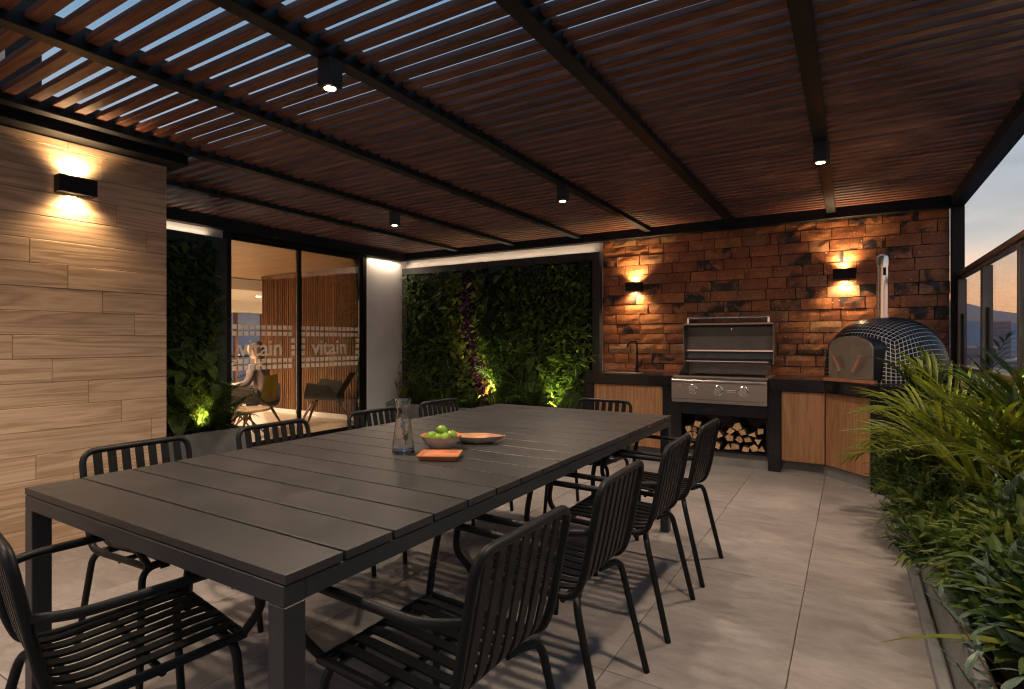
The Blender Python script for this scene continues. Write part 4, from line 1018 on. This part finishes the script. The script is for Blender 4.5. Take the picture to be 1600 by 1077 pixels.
x, y = XY(862, Y=6.33); spot((x, y, .29), 'spotlight glowing yellow below the right part of the wide green wall, near the kitchen', (.05, .30, 1), 95, GS)
x, y = XY(317, X=-5.70); spot((x, y, .29), 'small spotlight glowing yellow in the planter beside the glass doors', (-.35, 0, 1), 75, GS)
for i, (px, s, labd) in enumerate([(652, 1, 'left end of the wide green wall'), (694, 1, 'left part of the wide green wall, lit warm'), (735, .7, 'left of the left yellow spotlight'), (775, .8, 'right of the left yellow spotlight'),
        (832, 1.3, 'left of the right yellow spotlight'), (885, .8, 'right of the right yellow spotlight'), (915, 1, 'beside the kitchen counter end')]):
    x, y = XY(px, Y=6.40); clump((x, y, .29), f'grassy plant at the {labd}' if 'wall' in labd else f'grassy plant in the grey planter, {labd}', 50 + i, 50, (.18 * s, .42 * s), .015, ('L1', 'L3') if i in (1, 3, 5) else ('L1', 'L2'))
x, y = XY(800, Y=6.42); fern((x, y, .29), 'tall arching fern in the grey planter midway between the two yellow spotlights', 71, 10, (.5, .85), ('L1', 'L2'), .14, W=.012)
x, y = XY(842, Y=6.42); fern((x, y, .29), 'tall pale fern standing just left of the right yellow spotlight', 72, 11, (.5, .9), ('L1', 'L1'), .15, W=.012)
x, y = XY(672, Y=6.42); fern((x, y, .29), 'arching fern in the grey planter near the corner with the white wall', 73, 9, (.4, .7), ('L1', 'L2'), .11, W=.011)
for i, (px, labd) in enumerate([(282, 'against the wood-clad wall'), (306, 'just left of the yellow spotlight'), (330, 'just right of the yellow spotlight')]):
    x, y = XY(px, X=-5.76); clump((x, y, .29), f'grassy plant in the planter by the glass doors, {labd}', 80 + i, 50, (.15, .34), .014, ('L1', 'L2'))
x, y = XY(312, X=-5.80); fern((x, y, .29), 'upright palm-like fern lit from below beside the glass doors', 85, 13, (.45, .85), ('L1', 'L1', 'L3'), .17, W=.012, spread=.8)
x, y = XY(345, X=-5.72); fern((x, y, .29), 'dark fern leaning over the glass door edge', 86, 8, (.35, .6), ('L1', 'L2'), .13, W=.012)
# low ground cover stuff in both planters
def cover(name, x0, x1, y0, y1, z, n, seed, mats=('L2', 'L1'), s=(.03, .06)):
    rr = random.Random(seed); mb = MB()
    for k in range(n):
        pos = (rr.uniform(x0, x1), rr.uniform(y0, y1), z + rr.uniform(0, .07)); a = rr.uniform(0, 6.28)
        put_leaf(mb, pos, (math.cos(a), math.sin(a), rr.uniform(.1, 1)), (0, 0, 1), LV[rr.choice([0, 1])], rr.uniform(*s), rr.choice(range(len(mats))))
    o = obj(name, mb.mesh(name, [M[q] for q in mats])); o['kind'] = 'stuff'; o['label'] = 'low leafy ground cover filling the planter'; return o
cover('ground_cover', -5.95, -2.67, 6.25, 6.55, .29, 1500, 5)['label'] = 'low leafy ground cover filling the planter below the wide green wall'
cover('ground_cover', -5.90, -5.60, 2.2, 3.6, .29, 700, 6)['label'] = 'low leafy ground cover filling the planter beside the glass doors'
# dried plumes in the corner
x, y = XY(612, X=-5.72); dg = thing('dried_grass', 'tall dry feathery grass in the corner before the white side wall', 'plant', (-5.78, 6.38, .29))
mb = MB(); rr = random.Random(9)
for k in range(26):
    a = rr.uniform(0, 6.28); d = Vector((math.cos(a) * .35, math.sin(a) * .2, 1)).normalized(); L = rr.uniform(.3, .62)
    p0 = Vector((0, 0, 0)); pts = [p0, p0 + d * L * .6, p0 + d * L + Vector((math.cos(a) * .05, 0, -.02))]
    mb.tube(pts, .0018, 4)
    for j in range(9):
        q = pts[1].lerp(pts[2], j / 9); b = rr.uniform(0, 6.28); blade(mb, q, (math.cos(b) * .5, math.sin(b) * .5, 1), .06, .004, .5, 2)
part('foliage', mb, M['dry'], dg, world=False)

# ================================================================ RIGHT SIDE: PARAPET, RAILING, PLANTER
pa = thing('parapet_wall', 'white rendered parapet wall with a reddish brown cap behind the palms', 'wall', (.93, 3, 0))
part('wall_core', MB().box((.86, -1.4, 0), (1.0, 5.385, .99)), M['white'], pa)
part('cap', MB().box((.83, -1.4, .9905), (1.03, 6.54, 1.03)), simple('red_brown_stone_cap', (.16, .075, .055), .35, vary=.2), pa, bevel=.004)
part('wall_core', MB().box((.865, 5.386, 0), (1.0, 6.54, .99)), M['white'], pa)
ra = thing('glass_railing', 'glass wind screen with bronze top rail and grey posts along the terrace edge', 'railing', (.88, 6.5, 1.03))
M['bronze'] = simple('bronze_rail', (.17, .14, .12), .35, .6, vary=.08)
M['postm'] = simple('grey_aluminium_post', (.14, .14, .145), .4, .7, vary=.08)
part('top_rail', MB().box((.835, -1.4, 1.840), (.900, 6.545, 1.882)), M['bronze'], ra, bevel=.004)
part('rail_channel', MB().box((.85, -1.4, 1.815), (.885, 6.54, 1.8345)), M['postm'], ra)
ypos = [6.49, 5.40, 4.32, 3.24, 2.16, 1.08, 0, -1.08]
for Y in ypos:
    part('post', MB().box((.835, Y - .03, 1.0305), (.90, Y + .03, 1.8145)), M['postm'], ra, bevel=.003)
    part('clamp', MB().box((.858, Y - .046, 1.04), (.876, Y - .0305, 1.50)).box((.858, Y + .0305, 1.04), (.876, Y + .046, 1.50)), M['blk'], ra)
for a, b in zip(ypos[1:], ypos[:-1]):
    part('pane', MB().box((.863, a + .034, 1.035), (.871, b - .034, 1.8145)), M['rpane'], ra)

kb = thing('planter', 'low grey concrete planter full of palms and shrubs along the right side of the terrace', 'planter', (.3, 3, 0))
part('kerb', MB().box((.262, -1.4, 0), (.30, 5.40, .05)), M['conc'], kb, bevel=.003)
part('trough', MB().box((.315, -1.4, 0), (.36, 5.39, .26)), M['conc'], kb, bevel=.004)
part('soil', MB().box((.3605, -1.4, 0), (.859, 5.385, .21)), M['soil'], kb)

G2 = 'palms in the right hand planter'
P_ = [  # x, y, n, Lmin, Lmax, leaflet, label, mats
    (.66, 5.10, 7, .90, 1.15, .20, 'areca palm with upright fronds beside the oven dome', ('LP', 'LP2'), 3.2),
    (.66, 4.45, 12, .75, .98, .30, 'areca palm arching over the corner of the counter', ('LP', 'LP', 'LP2'), .75),
    (.74, 3.80, 12, .90, 1.2, .38, 'large areca palm in front of the brightly lit white parapet', ('LP', 'LP', 'LP2'), 1.15),
    (.78, 3.25, 9, .80, 1.1, .38, 'areca palm at the right edge of the picture', ('LP', 'LP', 'LP2'), 1.2)]
for i, (x, y, n, l0, l1, lf, lab, mt, up_) in enumerate(P_):
    t = thing('areca_palm', lab, 'palm', (x, y, .21), 0, G2); rr = random.Random(200 + i)
    for k in range(n):
        a = rr.uniform(0, 6.28) if k % 3 else rr.gauss(math.pi * 1.05, .5); tl = rr.uniform(.2, 1.15)
        frond(t, (.05 * math.cos(a), .05 * math.sin(a), rr.uniform(0, .12)), (math.cos(a) * tl, math.sin(a) * tl, up_ + .35), rr.uniform(l0, l1) * (.80 if math.cos(a) < -.3 or math.sin(a) < -.6 else 1), lf, .022, 13, rr.uniform(.9, 1.7), M[rr.choice(mt)], rr, .3)
def shrub(loc, rad, h, n, lab, seed, mats, tp=2, s=(.05, .09), group='shrubs in the right hand planter', name='shrub', upb=.5):
    rr = random.Random(seed); t = thing(name, lab, 'shrub', loc, 0, group); mb = MB(); st = MB()
    for k in range(n):
        a = rr.uniform(0, 6.28); el = rr.uniform(-.25, 1.5); q = rr.uniform(.45, 1.0) * (1 + .35 * noise.noise(Vector((a, el * 2, seed * 1.7))) )
        d = Vector((math.cos(a) * math.cos(el), math.sin(a) * math.cos(el), math.sin(el)))
        pos = Vector((d.x * rad * q, d.y * rad * q, h * .45 + d.z * h * .55 * q))
        put_leaf(mb, pos, d + Vector((rr.uniform(-.8, .8), rr.uniform(-.8, .8), rr.uniform(-.4, .6) + upb * .3)), (0, 0, 1) if rr.random() < .6 else d, LV[tp], rr.uniform(*s), rr.choice(range(len(mats))))
        if k % 40 == 0: st.tube([(0, 0, -.02), (pos.x * .4, pos.y * .4, pos.z * .6), tuple(pos)], .004, 5)
    part('stems', st, M['brownstem'], t, world=False)
    part('foliage', mb, [M[q] for q in mats], t, world=False, kind='stuff'); return t
shrub((.46, 4.85, .21), .30, .42, 1500, 'dense small-leaved shrub at the foot of the counter corner', 301, ('L1', 'L3', 'L2'), 2, (.05, .085))
shrub((.42, 4.20, .21), .27, .34, 2000, 'dense yellow-green shrub spilling over the planter edge below the palms', 302, ('L3', 'L1', 'L2'), 2, (.05, .09))
shrub((.44, 3.55, .21), .28, .34, 2200, 'dense mid-green shrub spilling over the planter edge, middle of the row', 303, ('L1', 'L3', 'L2'), 2, (.05, .09))
shrub((.48, 2.95, .21), .29, .34, 2200, 'dark narrow-leaved shrub nearer the viewer at the planter edge', 304, ('L1', 'L3', 'L2'), 2, (.05, .09))
shrub((.60, 2.3, .21), .30, .38, 1800, 'low broad-leaved shrub at the bottom right corner of the picture', 305, ('L1', 'L2', 'LB'), 0, (.06, .10))
def stemplant(loc, lab, seed, stems, L, leaf, W, mat, per=12, name='young_shrub'):
    rr = random.Random(seed); t = thing(name, lab, 'plant', loc, 0, 'broad-leaved plants in the right hand planter'); st = MB(); tp = leaf_verts(1, W, .2, .2)
    pm_ = MB().add(tp[0], tp[1]).mesh('leaf', mat)
    for a, tilt, ln in stems:
        d = Vector((math.cos(a) * tilt, math.sin(a) * tilt, 1)).normalized(); p = Vector((0, 0, 0)); pts = [p.copy()]
        for k in range(6): p = p + d * ln / 6; d = (d + Vector((rr.uniform(-.1, .1), rr.uniform(-.1, .1), 0))).normalized(); pts.append(p.copy())
        st.tube(pts, .005, 6, scale=[1, .9, .8, .7, .6, .5, .4])
        for k in range(per):
            tt = .35 + .65 * (k + .5) / per; kf = tt * 6; i = min(5, int(kf)); q = pts[i].lerp(pts[i + 1], kf - i); b = k * 2.4 + a
            ld = Vector((math.cos(b), math.sin(b), .45 + .9 * tt * tt)); B = basis(ld, (0, 0, 1))
            o = obj('leaf', pm_, t); o.matrix_local = Matrix.Translation(q) @ B.to_4x4() @ Matrix.Scale(leaf * rr.uniform(.7, 1.1), 4)
    part('stem', st, M['brownstem'], t, world=False); return t
stemplant((.66, 3.05, .21), 'tall plant with long glossy leaf rosettes rising against the glass railing', 401, [(0, .05, 1.05), (2.6, .12, .92), (4.5, .15, .85)], 1, .20, .26, M['LP2'], 14)
stemplant((.60, 2.72, .21), 'blue-green broad-leaved plant in front of the palms at the right edge', 402, [(3.2, .3, .55), (1.0, .2, .75), (4.0, .4, .45)], 1, .13, .30, M['LB'], 14)
stemplant((.42, 2.25, .21), 'small grey-green sprig leaning out over the planter kerb in the foreground', 403, [(3.4, .9, .32), (2.6, .7, .25), (4.2, 1.0, .28)], 1, .085, .22, M['LB'], 9)
stemplant((.38, 1.75, .21), 'olive-like sprig at the bottom edge of the picture', 404, [(3.0, .5, .3), (2.2, .6, .35)], 1, .09, .25, M['LB'], 9)
# long strap leaves reaching in from the right
shrub((.72, 2.1, .21), .28, .50, 1500, 'tall leafy shrub filling the bottom right corner of the picture', 306, ('L1', 'L3', 'L2'), 0, (.06, .10))
shrub((.56, 2.62, .21), .28, .44, 2200, 'dense fine-leaved shrub between the foreground sprigs and the palms', 307, ('L1', 'L3', 'L1'), 2, (.05, .09))
sl = thing('strap_leaf_plant', 'plant with long arching strap leaves reaching over the floor in the foreground', 'plant', (.86, 2.0, .24), 0, None)
for i, (a, up_, L, W) in enumerate([(3.05, .75, .85, .045), (3.5, .7, .80, .042), (2.6, .6, .75, .04), (4.1, .8, .7, .04), (2.9, 1.3, .7, .04), (3.3, .35, .95, .045)]):
    mb = MB(); blade(mb, (0, 0, 0), (math.cos(a), math.sin(a), up_), L, W, 1.3, 10); part('leaf', mb, M['LP'], sl, world=False)
GG = 'planter spotlights among the palms'
for i, (x, y, lab) in enumerate([(.77, 4.30, 'bright spotlight low behind the palm at the counter corner'), (.77, 3.50, 'bright spotlight low behind the large palm'), (.77, 2.85, 'bright spotlight low behind the blue-green plant')]):
    spot((x, y, .42), lab, (.30, .02, 1), 75, GG, (1, .92, .60), 125, 'lampw')
    part('stake', MB().box((x - .008, y - .008, .20), (x + .008, y + .008, .40)), M['blk'], bpy.data.objects[[o.name for o in bpy.data.objects if o.name.startswith('garden_spotlight')][-1]])

# ================================================================ OUTSIDE: ground, city, hills
gm = simple('far_ground', (.13, .15, .19), .9, vary=.4, scale=.004)
gr = obj('ground', MB().add([(-6000, -1400, -70), (6000, -1400, -70), (6000, 6000, -70), (-6000, 6000, -70)], [(0, 1, 2, 3)]).mesh('ground', gm)); gr['kind'] = 'structure'
hm = simple('haze_paled_hill', (.78, .44, .34), .95, vary=.15, scale=.002)  # hill colour paled and warmed in place of thicker haze
def hills(D, h, seed, mat):
    mb = MB(); n = 140; vs = []
    for k in range(n + 1):
        a = R(10) + R(170) * k / n; e = h * (.45 + .75 * abs(noise.noise(Vector((a * 3.1, seed, 0)))) + .18 * noise.noise(Vector((a * 14, seed, 1))))
        c, s = math.cos(a), math.sin(a)
        vs += [(c * D, s * D, -71), (c * (D + 300), s * (D + 300), e * .55), (c * (D + 700), s * (D + 700), e), (c * (D + 1500), s * (D + 1500), -72)]
    fs = []
    for k in range(n):
        for j in range(3): a = 4 * k + j; fs.append((a, a + 4, a + 5, a + 1))
    o = obj('hills', mb.add(vs, fs).mesh('hills', mat, smooth=True)); o['kind'] = 'structure'
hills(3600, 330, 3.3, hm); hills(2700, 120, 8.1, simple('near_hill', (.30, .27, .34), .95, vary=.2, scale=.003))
cm = simple('far_city_wall', (.40, .36, .40), .8, vary=.3, scale=.02); wl = emis('city_window_light', (1, .66, .40), 3.0)
mb = MB(); rr = random.Random(5)
for k in range(2600):
    a = R(rr.uniform(58, 178)); D = rr.uniform(250, 2500); x = math.cos(a) * D; y = math.sin(a) * D
    w_ = rr.uniform(8, 22); h = rr.uniform(8, 24) if rr.random() < .9 else rr.uniform(25, 55)
    if D < 700: h = min(h, 20)
    mb.mi = 0; mb.box((x - w_, y - w_ * .7, -70), (x + w_, y + w_ * .7, -70 + h))
    if rr.random() < .8:
        mb.mi = 1
        for _ in range(3):
            zz = -70 + rr.uniform(.3, .9) * h; xx = x + rr.uniform(-.8, .8) * w_; s = D / 900.; mb.box((xx - s, y - w_ * .7 - .6, zz - s * .7), (xx + s, y - w_ * .7 - .1, zz + s * .7))
ct_ = obj('city', mb.mesh('city', [cm, wl])); ct_['kind'] = 'stuff'; ct_['label'] = 'far city of low buildings with scattered lit windows'
# far dark trees
mb = MB(); rr = random.Random(6)
for k in range(420):
    a = R(rr.uniform(60, 100)); D = rr.uniform(160, 900); c = Vector((math.cos(a) * D, math.sin(a) * D, -68)); r_ = rr.uniform(4, 9)
    vs = []; 
    for i in range(5):
        for j in range(7):
            el = -1.2 + 2.4 * i / 4; az = 6.283 * j / 7; q = r_ * rr.uniform(.75, 1.15)
            vs.append(c + Vector((q * math.cos(el) * math.cos(az), q * math.cos(el) * math.sin(az), r_ + q * .9 * math.sin(el))))
    mb.add(vs, [(i * 7 + j, i * 7 + (j + 1) % 7, (i + 1) * 7 + (j + 1) % 7, (i + 1) * 7 + j) for i in range(4) for j in range(7)] + [tuple(28 + j for j in range(7))])
o = obj('far_trees', mb.mesh('far_trees', M['L2'])); o['kind'] = 'stuff'; o['label'] = 'dark mass of far tree tops between the city buildings'
def tower(px, D, wd, zt, lab, mt):
    u = (px - 800) / 874.; dx = -.518 + .855 * u; dy = .855 + .518 * u; l = math.hypot(dx, dy); c = (dx / l * D, dy / l * D)
    t = thing('tower_block', lab, 'building', (c[0], c[1], -70), 0, 'pale tower blocks beyond the railing')
    part('wall', MB().box((-wd / 2, -wd / 2, 0), (wd / 2, wd / 2, 70 + zt)), mt, t, world=False)
    part('roof', MB().box((-wd / 2 - .5, -wd / 2 - .5, 70 + zt + .01), (wd / 2 + .5, wd / 2 + .5, 71 + zt)), M['cream'], t, world=False)
    mb = MB(); fl = int((60 + zt) / 4)
    for k in range(fl):
        zz = 70 + zt - 4 * (k + 1); mb.box((-wd * .42, -wd / 2 - .12, zz), (wd * .42, -wd / 2 - .01, zz + 1.2))
    part('window_bands', mb, simple('tower_band', (.20, .18, .21), .6), t, world=False, kind='stuff')  # low contrast bands, distance haze put into their colour
pm2 = simple('pale_tower_wall', (.30, .25, .28), .8, vary=.1, scale=.1)  # muted wall colour stands in for haze over the towers
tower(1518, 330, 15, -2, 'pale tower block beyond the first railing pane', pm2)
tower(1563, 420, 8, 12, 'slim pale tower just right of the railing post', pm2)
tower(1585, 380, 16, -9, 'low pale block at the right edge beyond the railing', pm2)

# the evening air over the city
hz = bpy.data.materials.new('haze'); hz.use_nodes = True; nt = hz.node_tree; nt.nodes.clear()
pv = N(nt, 'ShaderNodeVolumePrincipled'); pv.inputs['Density'].default_value = .00007; pv.inputs['Color'].default_value = (.98, .86, .84, 1)
o_ = N(nt, 'ShaderNodeOutputMaterial'); nt.links.new(pv.outputs[0], o_.inputs['Volume'])
h = obj('haze', MB().box((-6500, -1500, -71.5), (6500, 6500, 700)).mesh('haze', hz)); h['kind'] = 'stuff'; h['label'] = 'pale evening haze over the city'
